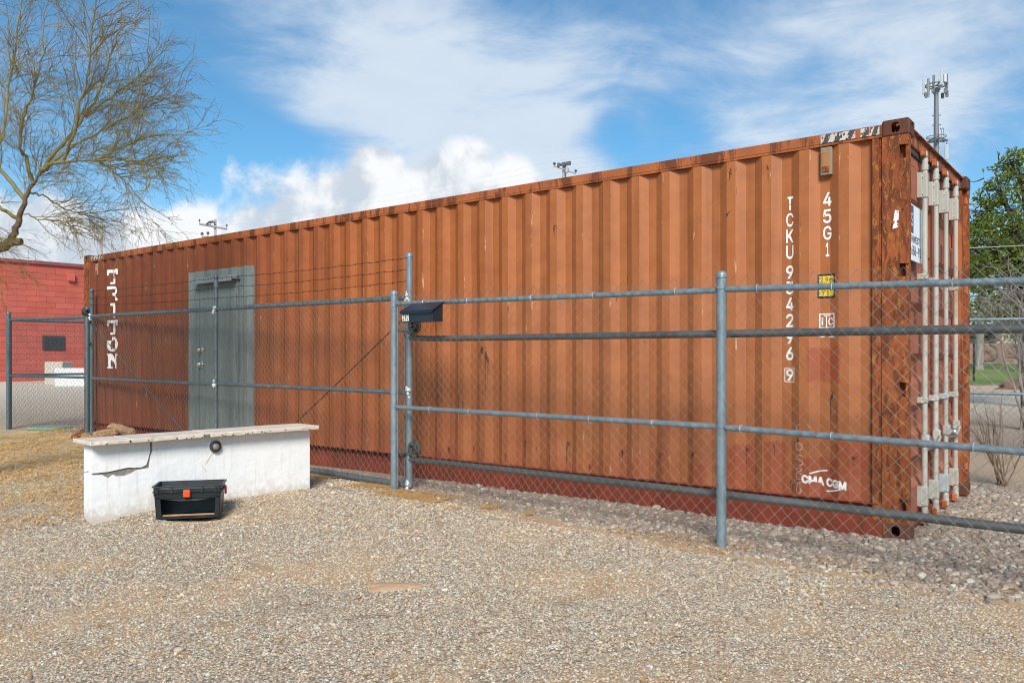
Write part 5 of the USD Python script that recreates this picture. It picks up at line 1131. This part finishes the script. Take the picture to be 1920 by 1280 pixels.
def pole_at(px, ptop, D, r, name='utility_pole', label='', parts=True):
    c = at(px, PYC, D); zt = CAM[2] + (PYC - ptop) / FPX * D
    t = thing(name, label, 'utility pole', loc=(c[0], c[1], 0)); part(t, 'pole', mv(lathe([(0, -.3), (r * 1.25, -.3), (r, zt - .05), (r * .6, zt), (0, zt)], 14), (c[0], c[1], 0)), 'pole_wood', smooth=40)
    return t, c, zt
TIPS = []
def poles():
    def ins(t, p, h=.35, r=.09): part(t, 'insulator', mv(lathe([(.03, 0), (.03, h * .4), (r, h * .45), (r * .7, h * .6), (r, h * .65), (r * .5, h * .95), (0, h)], 10), p), 'insulator', smooth=40)
    def arm(t, c, D, a, b, th=.11):
        p, q = at(*a, D), at(*b, D); f = FW * (.25); p = p - f; q = q - f
        part(t, 'crossarm', tube([p, q], th, 4), 'pole_wood'); return p, q
    # pole behind the middle of the left half
    t, c, zt = pole_at(403.5, 411, 75, .115, label='pale utility pole with one crossarm rising above the left half of the container')
    p, q = arm(t, c, 75, (376, 420.5), (427, 430)); ins(t, p + [0, 0, .1]); ins(t, q + [0, 0, .1]); TIPS.append((p, q))
    g = at(395, 417.5, 74.6)
    part(t, 'switch', cat(tube([g + RT * -.42 + UP * -.14, g + RT * -.1 + UP * .05, g + RT * .2 + UP * .08, g + RT * .45], [.05, .13, .12, .04], 8), tube([g + UP * .02, g + UP * -.25], .03, 6)), 'insulator', 'dark switch gear on the crossarm')
    t, c, zt = pole_at(190.5, 414, 75, .10, label='thin utility pole rising above the far left corner of the container')
    for z in (zt - .6, zt - 1.75):
        for s in (-1, 1): part(t, 'bracket', tube([(c[0], c[1], z), (c[0] + RT[0] * .3 * s, c[1] + RT[1] * .3 * s, z + .05)], .035, 6), 'pole_steel'); ins(t, np.array([c[0] + RT[0] * .3 * s, c[1] + RT[1] * .3 * s, z + .05]), .22, .05)
    # far crossarm of which only two insulators show
    t, c, zt = pole_at(386.5, 446, 70, .10, label='small utility pole whose two dark insulators just clear the container roof')
    p, q = arm(t, c, 70, (381, 445), (392, 444), .06); ins(t, p, .42, .15); ins(t, q, .42, .14)
    t, c, zt = pole_at(1058, 305, 58, .14, label='utility pole with dark switch gear and a sloping crossarm above the middle of the container')
    p, q = arm(t, c, 58, (1038, 313), (1079, 327), .05); ins(t, at(1039.5, 308, 58) - UP * .15, .3, .12); ins(t, q, .3, .11); TIPS.append((p, q))
    a, b = at(1045, 309.5, 57.7), at(1069, 306, 57.7)
    part(t, 'switch', cat(tube([a, a * .6 + b * .4, b], [.09, .12, .10], 7), *[mv(lathe([(0, -.16), (.11, -.12), (.11, .12), (0, .16)], 8), a + (b - a) * k) for k in (.1, .5, .75, .95)]), 'insulator', 'dark switch gear')
    part(t, 'transformer', mv(lathe([(0, 0), (.14, 0), (.15, .3), (.1, .36), (0, .36)], 12), at(1062.5, 321, 57.6) - UP * .1), 'pole_steel', smooth=40)
    # wires between them and on past both
    (p0, q0), (p1, q1) = TIPS; k = 0
    for u, v in ((p0, p1), (q0, q1), ((p0 + q0) / 2, (p1 + q1) / 2)):
        dd = v - u; far = [u - dd * .9, u, v, v + dd * 1.3]; pts = []
        for s0, s1 in zip(far[:-1], far[1:]):
            for i in range(14):
                f = i / 14; pts.append(s0 + (s1 - s0) * f + UP * (.35 - .9 * 4 * f * (1 - f) * .6))
        solo('overhead_wire', tube(pts, .003, 4), 'pole_steel', ('left-hand', 'right-hand', 'middle')[k] + ' one of the three thin overhead wires between the crossarms of the utility poles', 'wire', 'wires between the utility poles'); k += 1
    # wires crossing before the evergreen
    for i, (ya, yb, D) in enumerate(((396.5, 389, 17.), (399, 403, 19.), (454, 448, 17.5), (465.5, 459.5, 18.))):
        a, b = at(1810, ya, D), at(1935, yb, D - .4); dd = b - a
        lab = ('topmost dark wire crossing in front of the evergreen tree at the right', 'second wire from the top crossing the evergreen tree, sagging to the right', 'third wire from the top crossing in front of the evergreen tree', 'lowest pale wire crossing in front of the evergreen tree')[i]
        solo('overhead_wire', tube([a - dd * 4 - UP * .0, a, b, b + dd * 4 + UP * .2], .011 if i != 1 else .007, 5), 'cable' if i != 3 else 'pole_steel', lab, 'wire')
poles()
def cell_tower():
    D = 80.; c = at(1755.5, PYC, D); zt = CAM[2] + (PYC - 141) / FPX * D; k = D / FPX
    t = thing('cell_tower', 'grey mobile phone mast with two tiers of antennas rising behind the container doors', 'phone mast', loc=(c[0], c[1], 0))
    Z = lambda py: CAM[2] + (PYC - py) / FPX * D
    part(t, 'mast', mv(lathe([(0, 0), (.36, 0), (.26, Z(290)), (.20, Z(165)), (0, Z(165))], 16), (c[0], c[1], 0)), 'mast_steel', smooth=40)
    def q(dx, dy, py): return np.array([c[0], c[1], 0]) + RT * dx * k + FW * dy * k + UP * Z(py)
    for py in (217, 235): part(t, 'step_arm', tube([q(-8, 0, py), q(9, 0, py - 1)], .05, 6), 'antenna_dark')
    def ring(py, R0, n, tilt=0, th=.07):
        pts = [q(R0 * math.cos(a), R0 * math.sin(a), py) for a in np.linspace(0, 2 * PI, n + 1)]
        part(t, 'platform_ring', tube(pts, th, 6, False), 'mast_steel')
        for a in np.linspace(0, 2 * PI, 4)[:-1] + .4: part(t, 'platform_arm', tube([q(0, 0, py + 1), q(R0 * math.cos(a), R0 * math.sin(a), py)], th, 6), 'mast_steel')
    ring(160, 19, 12); ring(263, 21, 3, th=.10); ring(257, 17, 12, th=.04)
    for i, (dx, dy, ya, yb, w) in enumerate(((-23, 2, 147, 176, 2.2), (-19, -8, 150, 181, 2), (-12, -14, 146, 163, 2.4), (-9, 9, 150, 165, 2), (0, -19, 137, 166, 4.4), (8, -16, 145, 160, 5), (11, 10, 144, 166, 2), (14, -11, 143, 170, 2), (19, -4, 146, 172, 2.2), (22, 5, 150, 175, 2), (4, 18, 146, 168, 3))):
        m = bx((-w * k / 2, -.12, 0), (w * k / 2, .12, (yb - ya) * k), .03); m = rot(m, math.atan2(dy, dx) + YAW * 0 + PI / 2 - 0.0); part(t, 'antenna_panel', mv(m, q(dx, dy, yb)), 'antenna' if i in (0, 4, 5, 6, 8) else 'antenna_dark')
        part(t, 'antenna_mount', tube([q(dx * .93, dy * .93, yb + 4), q(dx * .93, dy * .93, ya + 3)], .05, 6), 'antenna_dark')
    for dx, dy, py in ((-21, -4, 179), (-10, -8, 171), (13, -8, 172), (15, 6, 177), (20, 0, 176)): part(t, 'radio_unit', mv(bx((-.13, -.13, -.3), (.13, .13, .22), .02), q(dx, dy, py)), 'antenna_dark')
    for dx, py in ((8, 241), (12, 240)): part(t, 'dish', mv(trimesh.creation.icosphere(1, .12), q(dx, -2, py)), 'antenna'); part(t, 'dish_stem', tube([q(dx, -2, py + 1), q(dx + 2, -2, 262)], .03, 5), 'mast_steel')
    for dx, dy, ya, yb in ((18, -3, 272, 300), (21, 3, 273, 296), (9, 9, 274, 291)):
        part(t, 'antenna_panel', mv(bx((-.15, -.1, 0), (.15, .1, (yb - ya) * k), .03), q(dx, dy, yb)), 'antenna'); part(t, 'antenna_mount', tube([q(dx, dy, yb), q(dx, dy, 262)], .035, 5), 'mast_steel')
cell_tower()

# ------------------------------------------------------------------ right-hand background
def right_background():
    # lawn on its bank, kerb, block wall
    us = np.linspace(36, 53.5, 24); ls = np.linspace(8.5, 60, 60); U, Lx = np.meshgrid(us, ls, indexing='ij')
    X = CAM[0] + U * FW[0] + Lx * RT[0]; Y = CAM[1] + U * FW[1] + Lx * RT[1]; v = np.stack([X, Y, height(X, Y) + .03], -1).reshape(-1, 3); n = len(ls)
    f = np.array([(i * n + j, (i + 1) * n + j, (i + 1) * n + j + 1, i * n + j + 1) for i in range(len(us) - 1) for j in range(n - 1)]); f = tm((v, f))[1]
    nz = np.cross(v[f[0, 1]] - v[f[0, 0]], v[f[0, 2]] - v[f[0, 0]])[2]
    solo('lawn', (v, f if nz > 0 else f[:, ::-1]), 'lawn_look', 'sunlit green lawn before the tan block wall at the right', kind='structure', smooth=True)
    def strip(px0, px1, ya, yb, D, dep):
        p0, p1 = at(px0, yb, D), at(px1, ya, D); m = bx((0, 0, 0), (1, 1, 1)); w_ = (p1 - p0) @ RT
        return np.array([p0 + RT * w_ * k[0] + FW * dep * k[1] + UP * (p1[2] - p0[2]) * k[2] for k in m[0]]), m[1]
    kb = solo('kerb', strip(1780, 2300, 679.5, 690, 54, .4), 'concrete', 'grey concrete kerb between lawn and block wall', 'kerb')
    w = thing('block_wall', 'tan brown block wall behind the lawn at the right', 'wall')
    p0 = at(1780, 643.5, 55.5); z1 = p0[2]; z0 = .6; nrow = 8; ch = (z1 - z0) / nrow
    part(w, 'core', strip(1779, 2302, 645, 690, 55.62, .3), 'tan_block')
    c = 0
    for r in range(nrow):
        s = -.4 if r % 2 else 0.
        while s < 9.0:
            m = bx((s + .01, -.05, z0 + r * ch + .008), (s + .8 - .01, .1, z0 + (r + 1) * ch - .008), .01)
            part(w, 'block', (np.array([[p0[0] + RT[0] * q[0] + FW[0] * (q[1] + R.uniform(0, .0)), p0[1] + RT[1] * q[0] + FW[1] * q[1], q[2]] for q in m[0]]), m[1]), 'tan_block'); s += .8
    pts = [at(px, py, 54.9) for px, py in ((1855, 646), (1863, 650), (1869, 657), (1871, 664), (1868, 671), (1860, 675.5), (1847, 677))]
    solo('garden_hose', tube(pts, .075, 8), 'bark_dark', 'dark curved hose hanging in a loop against the tan block wall', 'hose', smooth=40)
    solo('wall_post', strip(1839.5, 1844, 643, 679, 54.6, .2), 'stucco_white', 'pale narrow post against the tan block wall beside the grey trunk', 'post')
    p = at(1826, 716, 26.); solo('stake', tube([p, p + UP * 1.5], .035, 6), 'bark_dark', 'thin dark stake beside the container beyond the rear fence', 'stake')
    h = thing('house', 'cream house with brown roof showing above the tan block wall', 'house')
    part(h, 'wall', strip(1868, 1890, 615, 660, 74, 8), 'house_wall'); part(h, 'wall', strip(1846, 1868, 618, 660, 75, 6), 'house_wall'); part(h, 'roof', strip(1840, 1892, 610, 617, 73.4, 9), 'house_roof')
    # debris
    d = thing('debris_heap', 'brown fallen palm frond and rubbish lying on the lane beyond the rear fence', 'debris')
    for i, (px, py, s) in enumerate(((1893, 722, .35), (1913, 716, .75), (1930, 714, .8), (1884, 726, .25))):
        q = at(px, py, 32.5); a, b = round_stone(i + 50); a = a * np.array([s * 2.2, s * 1.4, s * .8]); a = a + (meshkit.fbm(a * 6, 3, i)[:, None] - .5) * .25
        part(d, 'clump', mv(rot((a, b), i * .8), (q[0], q[1], float(height(q[0], q[1])) + s * .18)), 'debris')
    q0, q1 = at(1866, 729, 32.), at(1935, 729.5, 31.5); part(d, 'stalk', tube([q0, (q0 + q1) / 2 + UP * .05, q1], .03, 6), 'rust_plank')
right_background()

# ------------------------------------------------------------------ trees and shrubs
def grow(p, d, ln, n, bend, grav, g, up=0.):
    """A bent shoot: n points from p along d."""
    out = [np.array(p, float)]; d = np.array(d, float) / np.linalg.norm(d)
    for i in range(n - 1):
        d = d + g.normal(0, bend, 3) + np.array([0, 0, up - grav * (i / n)]); d /= np.linalg.norm(d); out.append(out[-1] + d * ln / (n - 1))
    return np.array(out)
def side_dir(d, ang, g):
    d = d / np.linalg.norm(d); a = np.cross(d, g.normal(size=3)); a /= np.linalg.norm(a); return d * math.cos(ang) + a * math.sin(ang)
def palo_verde():
    g = np.random.default_rng(5); D0 = 8.2
    def q(px, py, dz=0.): return at(px, py, D0 + dz)
    c = q(-95, PYC); base = np.array([c[0], c[1], 0.])
    t = thing('palo_verde_tree', 'leaning desert tree with fine bare yellow-green twigs at the left edge', 'tree', loc=base)
    trunk = [base + [0, 0, -.1], base + [.02, .0, .6], q(-90, 540), q(-60, 478), q(-25, 466), q(8, 462), q(27, 448)]
    part(t, 'trunk', tube(trunk, [.15, .12, .105, .09, .07, .052, .04], 12), 'bark_palo', smooth=50)
    part(t, 'stub', tube([q(12, 459), q(28, 453), q(40.5, 453)], [.04, .042, .036], 10), 'bark_palo', 'sawn branch stub', smooth=50)
    limbs = [ # polylines in the picture with a depth drift, and the starting radius
        ([(22, 452), (34, 415), (47, 375), (62, 345), (78, 322)], 0, .0, .036),
        ([(78, 322), (90, 310), (118, 302), (150, 301), (182, 300)], 0, -.35, .024),
        ([(78, 322), (100, 290), (130, 255), (160, 220), (190, 170), (215, 110), (240, 60)], 0, .3, .022),
        ([(182, 300), (215, 285), (250, 275), (290, 262), (330, 255)], -.35, -.6, .014),
        ([(182, 300), (200, 310), (222, 320), (245, 333), (268, 350), (285, 368)], -.35, -.2, .012),
        ([(160, 220), (200, 195), (245, 165), (290, 145), (330, 110)], .3, .8, .014),
        ([(118, 302), (140, 250), (150, 190), (165, 140), (170, 70), (180, 10)], -.1, -.7, .016),
        ([(62, 345), (50, 300), (38, 280), (40, 230), (60, 180), (80, 110), (82, 30)], 0, -.4, .020),
        ([(47, 375), (20, 340), (-10, 300), (-40, 230), (-50, 140), (-60, 20)], 0, .4, .024),
        ([(90, 310), (150, 268), (215, 235), (270, 215), (330, 195)], 0, .2, .015),
        ([(34, 415), (10, 395), (-20, 380), (-60, 350), (-120, 300)], 0, -.3, .022),
        ([(55, 360), (80, 365), (110, 385), (140, 400), (170, 405)], 0, .5, .010),
        ([(-10, 300), (10, 230), (15, 160), (30, 90), (40, 10), (50, -60)], .1, .6, .016),
        ([(40, 400), (70, 412), (110, 415), (150, 425)], .1, .3, .007),
        ([(-60, 350), (-30, 420), (-10, 470)], -.2, -.2, .010),
        ([(182, 300), (230, 300), (280, 300), (325, 318)], -.35, -.9, .011)]
    tw, lf = [], []
    segs = []
    for pts, d0, d1, r0 in limbs:
        pts = [(x if x < 180 else 180 + (x - 180) * .74, y) for x, y in pts]
        P = np.array([q(x, y, d0 + (d1 - d0) * i / (len(pts) - 1)) for i, (x, y) in enumerate(pts)])
        # smooth it
        s = np.linspace(0, len(P) - 1, len(P) * 4); P = np.array([[np.interp(k, range(len(P)), P[:, c]) for c in range(3)] for k in s]); P[1:-1] += g.normal(0, .008, P[1:-1].shape)
        part(t, 'limb', tube(P, np.linspace(r0, max(.004, r0 * .25), len(P)), 9), 'limb_palo' if r0 < .034 else 'bark_palo', smooth=50); segs.append((P, r0))
    l2 = []
    for P, r0 in segs:
        ln = np.linalg.norm(np.diff(P, axis=0), axis=1).sum(); n = int(ln * 12) + 7
        for _ in range(n):
            i = g.integers(len(P) // 4, len(P) - 1); d = P[min(i + 1, len(P) - 1)] - P[i - 1]
            dd = side_dir(d, g.uniform(.35, 1.0), g); dd = dd + RT * .12 + UP * .26
            l2.append((grow(P[i], dd, g.uniform(.28, .78), 9, .13, .08, g), g.uniform(.0024, .0046)))
        l2.append((grow(P[-1], P[-1] - P[-2], g.uniform(.25, .5), 9, .12, .1, g), .004))
    l3 = []
    for P, r in l2:
        d0 = P[-1] - P[0]
        for _ in range(g.integers(6, 11)):
            i = g.integers(1, 8); d = P[i + 1] - P[i]
            l3.append(grow(P[i], side_dir(d, g.uniform(.3, .85), g) + UP * .08, g.uniform(.12, .40), 7, .17, .14, g))
    l4 = []
    for P in l3:
        for _ in range(g.integers(1, 4)):
            i = g.integers(1, 6); l4.append(grow(P[i], side_dir(P[i + 1] - P[i], g.uniform(.3, .9), g), g.uniform(.06, .20), 5, .2, .25, g))
    A2 = np.array([p for p, _ in l2]); r2 = np.array([r for _, r in l2]); A3, A4 = np.array(l3), np.array(l4)
    part(t, 'branchlets', tubes(A2, r2[:, None] * np.linspace(1, .4, 9)[None], 4), 'twig_palo', kind='stuff')
    part(t, 'twigs', cat(tubes(A3, np.linspace(.0021, .0010, 7)[None], 3), tubes(A4, np.linspace(.0015, .0009, 5)[None], 3)), 'twig_palo', kind='stuff')
    # sparse small leaves and dry pods along the twigs
    src = np.concatenate([A3[:, 1:].reshape(-1, 3), A4[:, 1:].reshape(-1, 3)]); k = g.choice(len(src), 9000); p = src[k] + g.normal(0, .012, (9000, 3))
    part(t, 'leaves', leaf_cards(p, g.uniform(.006, .016, 9000), .30, g), 'palo_leaf', kind='stuff')
def leaf_cards(p, size, asp, g):
    n = len(p); a = g.normal(size=(n, 3)); a /= np.linalg.norm(a, axis=1, keepdims=True); b = np.cross(a, g.normal(size=(n, 3))); b /= np.linalg.norm(b, axis=1, keepdims=True); c = np.cross(a, b)
    s = np.asarray(size)[:, None]
    v = np.stack([p - a * s, p + b * s * asp + c * s * .12, p + a * s, p - b * s * asp + c * s * .12], 1).reshape(-1, 3); o = np.arange(n)[:, None] * 4
    return v, np.vstack([o + [0, 1, 2], o + [0, 2, 3]])
palo_verde()
def crown_tree(name, label, category, px, D, z0, clumps, n, leaf, mat, bark, tr, seed, limbs=True, fol='foliage'):
    """clumps: (px, py, depth offset, radius in metres) of the leaf masses."""
    g = np.random.default_rng(seed); c = at(px, PYC, D); base = np.array([c[0], c[1], float(height(c[0], c[1])) - .1])
    t = thing(name, label, category, loc=base); C = np.array([at(a, b, D + dd) for a, b, dd, r in clumps]); Rr = np.array([r for *_, r in clumps])
    top = C[:, 2].max()
    part(t, 'trunk', tube([base, base + [0.05, 0, (top - base[2]) * .35], base + [-.05, .1, (top - base[2]) * .7]], [tr, tr * .8, tr * .45], 10), bark, smooth=50)
    for k in range(len(C)):
        s = base + UP * (top - base[2]) * g.uniform(.25, .65); m = (s + C[k]) / 2 + UP * .25 + g.normal(0, .15, 3)
        part(t, 'limb', tube([s, m, C[k]], [tr * .35, tr * .22, tr * .08], 7), bark, smooth=50)
    w = Rr ** 2 / (Rr ** 2).sum(); which = g.choice(len(C), n, p=w); d = g.normal(size=(n, 3)); d /= np.linalg.norm(d, axis=1, keepdims=True)
    rad = g.uniform(.25, 1.0, n) ** .5; p = C[which] + d * (Rr[which] * rad)[:, None] * np.array([1.1, 1.1, .8])
    f = meshkit.fbm(p * 2.6 / max(.6, Rr.mean()), 3, seed); k = f > (.465 if D < 30 else .46); p = p[k]
    part(t, fol, leaf_cards(p, g.uniform(.5, 1.2, len(p)) * leaf, .45, g), mat, kind='stuff')
    # twigs through the leaf masses
    T = [grow(C[i % len(C)] + g.normal(0, .3, 3) * Rr[i % len(C)], g.normal(size=3) + [0, 0, .3], Rr[i % len(C)] * g.uniform(.6, 1.2), 6, .25, .1, g) for i in range(len(C) * (4 if D < 30 else 8))]
    part(t, 'twigs', tubes(np.array(T), np.linspace(.014, .005, 6)[None] * max(.5, tr / .15), 3), bark, kind='stuff')
    return t
def trees():
    cl = [(1845, 372, 0, .34), (1868, 328, 0, .32), (1890, 312, .2, .30), (1908, 296, 0, .34), (1832, 408, .3, .30), (1832, 440, .1, .36), (1840, 470, .2, .45), (1828, 520, .3, .45), (1850, 425, 0, .4), (1893, 300, .1, .30), (1860, 345, .1, .28), (1925, 315, 0, .55), (1900, 345, .3, .5), (1872, 362, 0, .45), (1960, 340, .4, .8), (1915, 385, -.2, .6), (1868, 398, .2, .5), (1838, 415, .2, .42), (1845, 385, .3, .34), (1885, 430, -.3, .6), (1850, 455, -.2, .5), (1925, 440, 0, .6), (1880, 480, -.4, .65), (1835, 490, 0, .5), (1930, 500, -.3, .6), (1980, 420, 0, .9), (2040, 380, .5, 1.0), (2010, 480, 0, 1.), (1835, 540, .4, .5), (1870, 540, .5, .6), (1915, 560, .4, .5), (1800, 450, .5, .5), (1790, 500, .5, .6), (1855, 580, .8, .5), (1895, 590, .8, .5), (2080, 480, .3, 1.1), (1960, 570, .5, .6)]
    crown_tree('evergreen_tree', 'dense green and yellowish evergreen tree beyond the right end of the container', 'tree', 1965, 20., 0, cl, 22000, .062, 'tree_leaf', 'bark_dark', .22, 3)
    crown_tree('background_tree', 'bright green leafy tree far behind the tan block wall', 'tree', 1835, 66., 0, [(1828, 630, 0, 1.3), (1845, 628, 1, 1.2), (1858, 636, 0, .8), (1810, 620, 0, 1.4), (1790, 640, 0, 1.2)], 2600, .16, 'far_leaf', 'bark_grey', .2, 8)
    crown_tree('background_tree', 'dark leafy tree behind the wall at the far right edge', 'tree', 1925, 62., 0, [(1905, 625, 0, .9), (1925, 618, 1, 1.3), (1912, 605, 0, 1.1), (1950, 610, 0, 1.6), (1895, 600, 0, 1.), (1870, 600, 1, 1.1), (1860, 570, 1.5, 1.2), (1890, 565, 1, 1.3), (1930, 570, 1, 1.5), (1835, 585, 2, 1.2), (1980, 580, 0, 1.8), (2030, 590, 0, 2.)], 9000, .15, 'tree_leaf', 'bark_dark', .25, 9)
    # pale trunk and dark trunk of trees whose crowns are hidden
    for px0, px1, ya, yb, D, m, lab in ((1829, 1843, 560, 684, 46., 'bark_grey', 'thick pale grey tree trunk before the tan block wall'), (1914, 1928, 560, 700, 44., 'bark_dark', 'dark tree trunk at the right edge of the lawn')):
        c = at((px0 + px1) / 2, PYC, D); r = (px1 - px0) / 2 / FPX * D; t = thing('tree', lab, 'tree', loc=(c[0], c[1], float(height(c[0], c[1]))))
        z0, z1 = t.base[2] - .1, CAM[2] + (PYC - ya) / FPX * D
        part(t, 'trunk', tube([(c[0], c[1], z0), (c[0], c[1], z0 + .4), (c[0] + .1, c[1], z1), (c[0] + .2, c[1], z1 + 2.5)], [r * 1.25, r, r * .9, r * .6], 12), m, smooth=50)
        g = np.random.default_rng(int(px0)); P = np.array([c[0], c[1], z1 + 2.2]) + g.normal(0, 1, (1800, 3)) * [1.3, 1.3, .9]
        part(t, 'crown', leaf_cards(P, g.uniform(.08, .2, 1800), .45, g), 'tree_leaf', kind='stuff')
    # dead brush with pale drooping branches
    g = np.random.default_rng(17); D = 14.2; c = at(1925, PYC, D)
    t = thing('dead_shrub', 'dead shrub of pale drooping bare branches under the evergreen tree', 'shrub', loc=(c[0], c[1], 0))
    B = [np.array([c[0], c[1], 0.])]; st = []
    for i in range(8):
        e = at(g.uniform(1840, 1960), g.uniform(500, 560), D + g.uniform(-.4, .4)); s = np.array([c[0] + g.normal(0, .06), c[1] + g.normal(0, .06), -.05]); m = s * .45 + e * .55 + UP * .35 + g.normal(0, .1, 3)
        k = np.linspace(0, 1, 12)[:, None]; P = (1 - k) ** 2 * s + 2 * k * (1 - k) * m + k * k * e; P[1:] += g.normal(0, .02, P[1:].shape); st.append(P)
        part(t, 'stem', tube(P, np.linspace(.024, .008, 12), 7), 'dry_branch', smooth=50)
    l2 = []
    for P in st:
        for _ in range(13):
            i = g.integers(4, 11); d = side_dir(P[i] - P[i - 1], g.uniform(.4, 1.2), g) - RT * .5 + UP * .1; l2.append(grow(P[i], d, g.uniform(.4, 1.0), 9, .16, .42, g))
    A = np.array(l2); l3 = [grow(P[g.integers(2, 8)], side_dir(P[5] - P[3], g.uniform(.3, 1.), g) - UP * .2, g.uniform(.2, .5), 6, .2, .3, g) for P in l2 for _ in range(3)]
    part(t, 'branches', cat(tubes(A, np.linspace(.0075, .003, 9)[None], 4), tubes(np.array(l3), np.linspace(.0035, .0018, 6)[None], 3)), 'dry_branch', kind='stuff')
    # dry shrub by the rear fence
    c = gp(1880, 908); t = thing('dry_shrub', 'small leafless brown shrub growing beside the far corner of the container', 'shrub', loc=(c[0], c[1], 0)); l1 = []
    for i in range(16):
        a = g.uniform(0, 2 * PI); d = np.array([math.cos(a) * .42, math.sin(a) * .42, 1.]); P = grow((c[0] + g.normal(0, .03), c[1] + g.normal(0, .03), -.02), d, g.uniform(.5, .95), 9, .07, .0, g); l1.append(P)
        part(t, 'stem', tube(P, np.linspace(.006, .0022, 9), 5), 'dry_twig')
    l2 = np.array([grow(P[g.integers(2, 8)], side_dir(P[4] - P[2], g.uniform(.3, .7), g), g.uniform(.1, .35), 6, .1, 0, g) for P in l1 for _ in range(6)])
    part(t, 'twigs', tubes(l2, np.linspace(.0026, .0012, 6)[None], 3), 'dry_twig', kind='stuff')
trees()
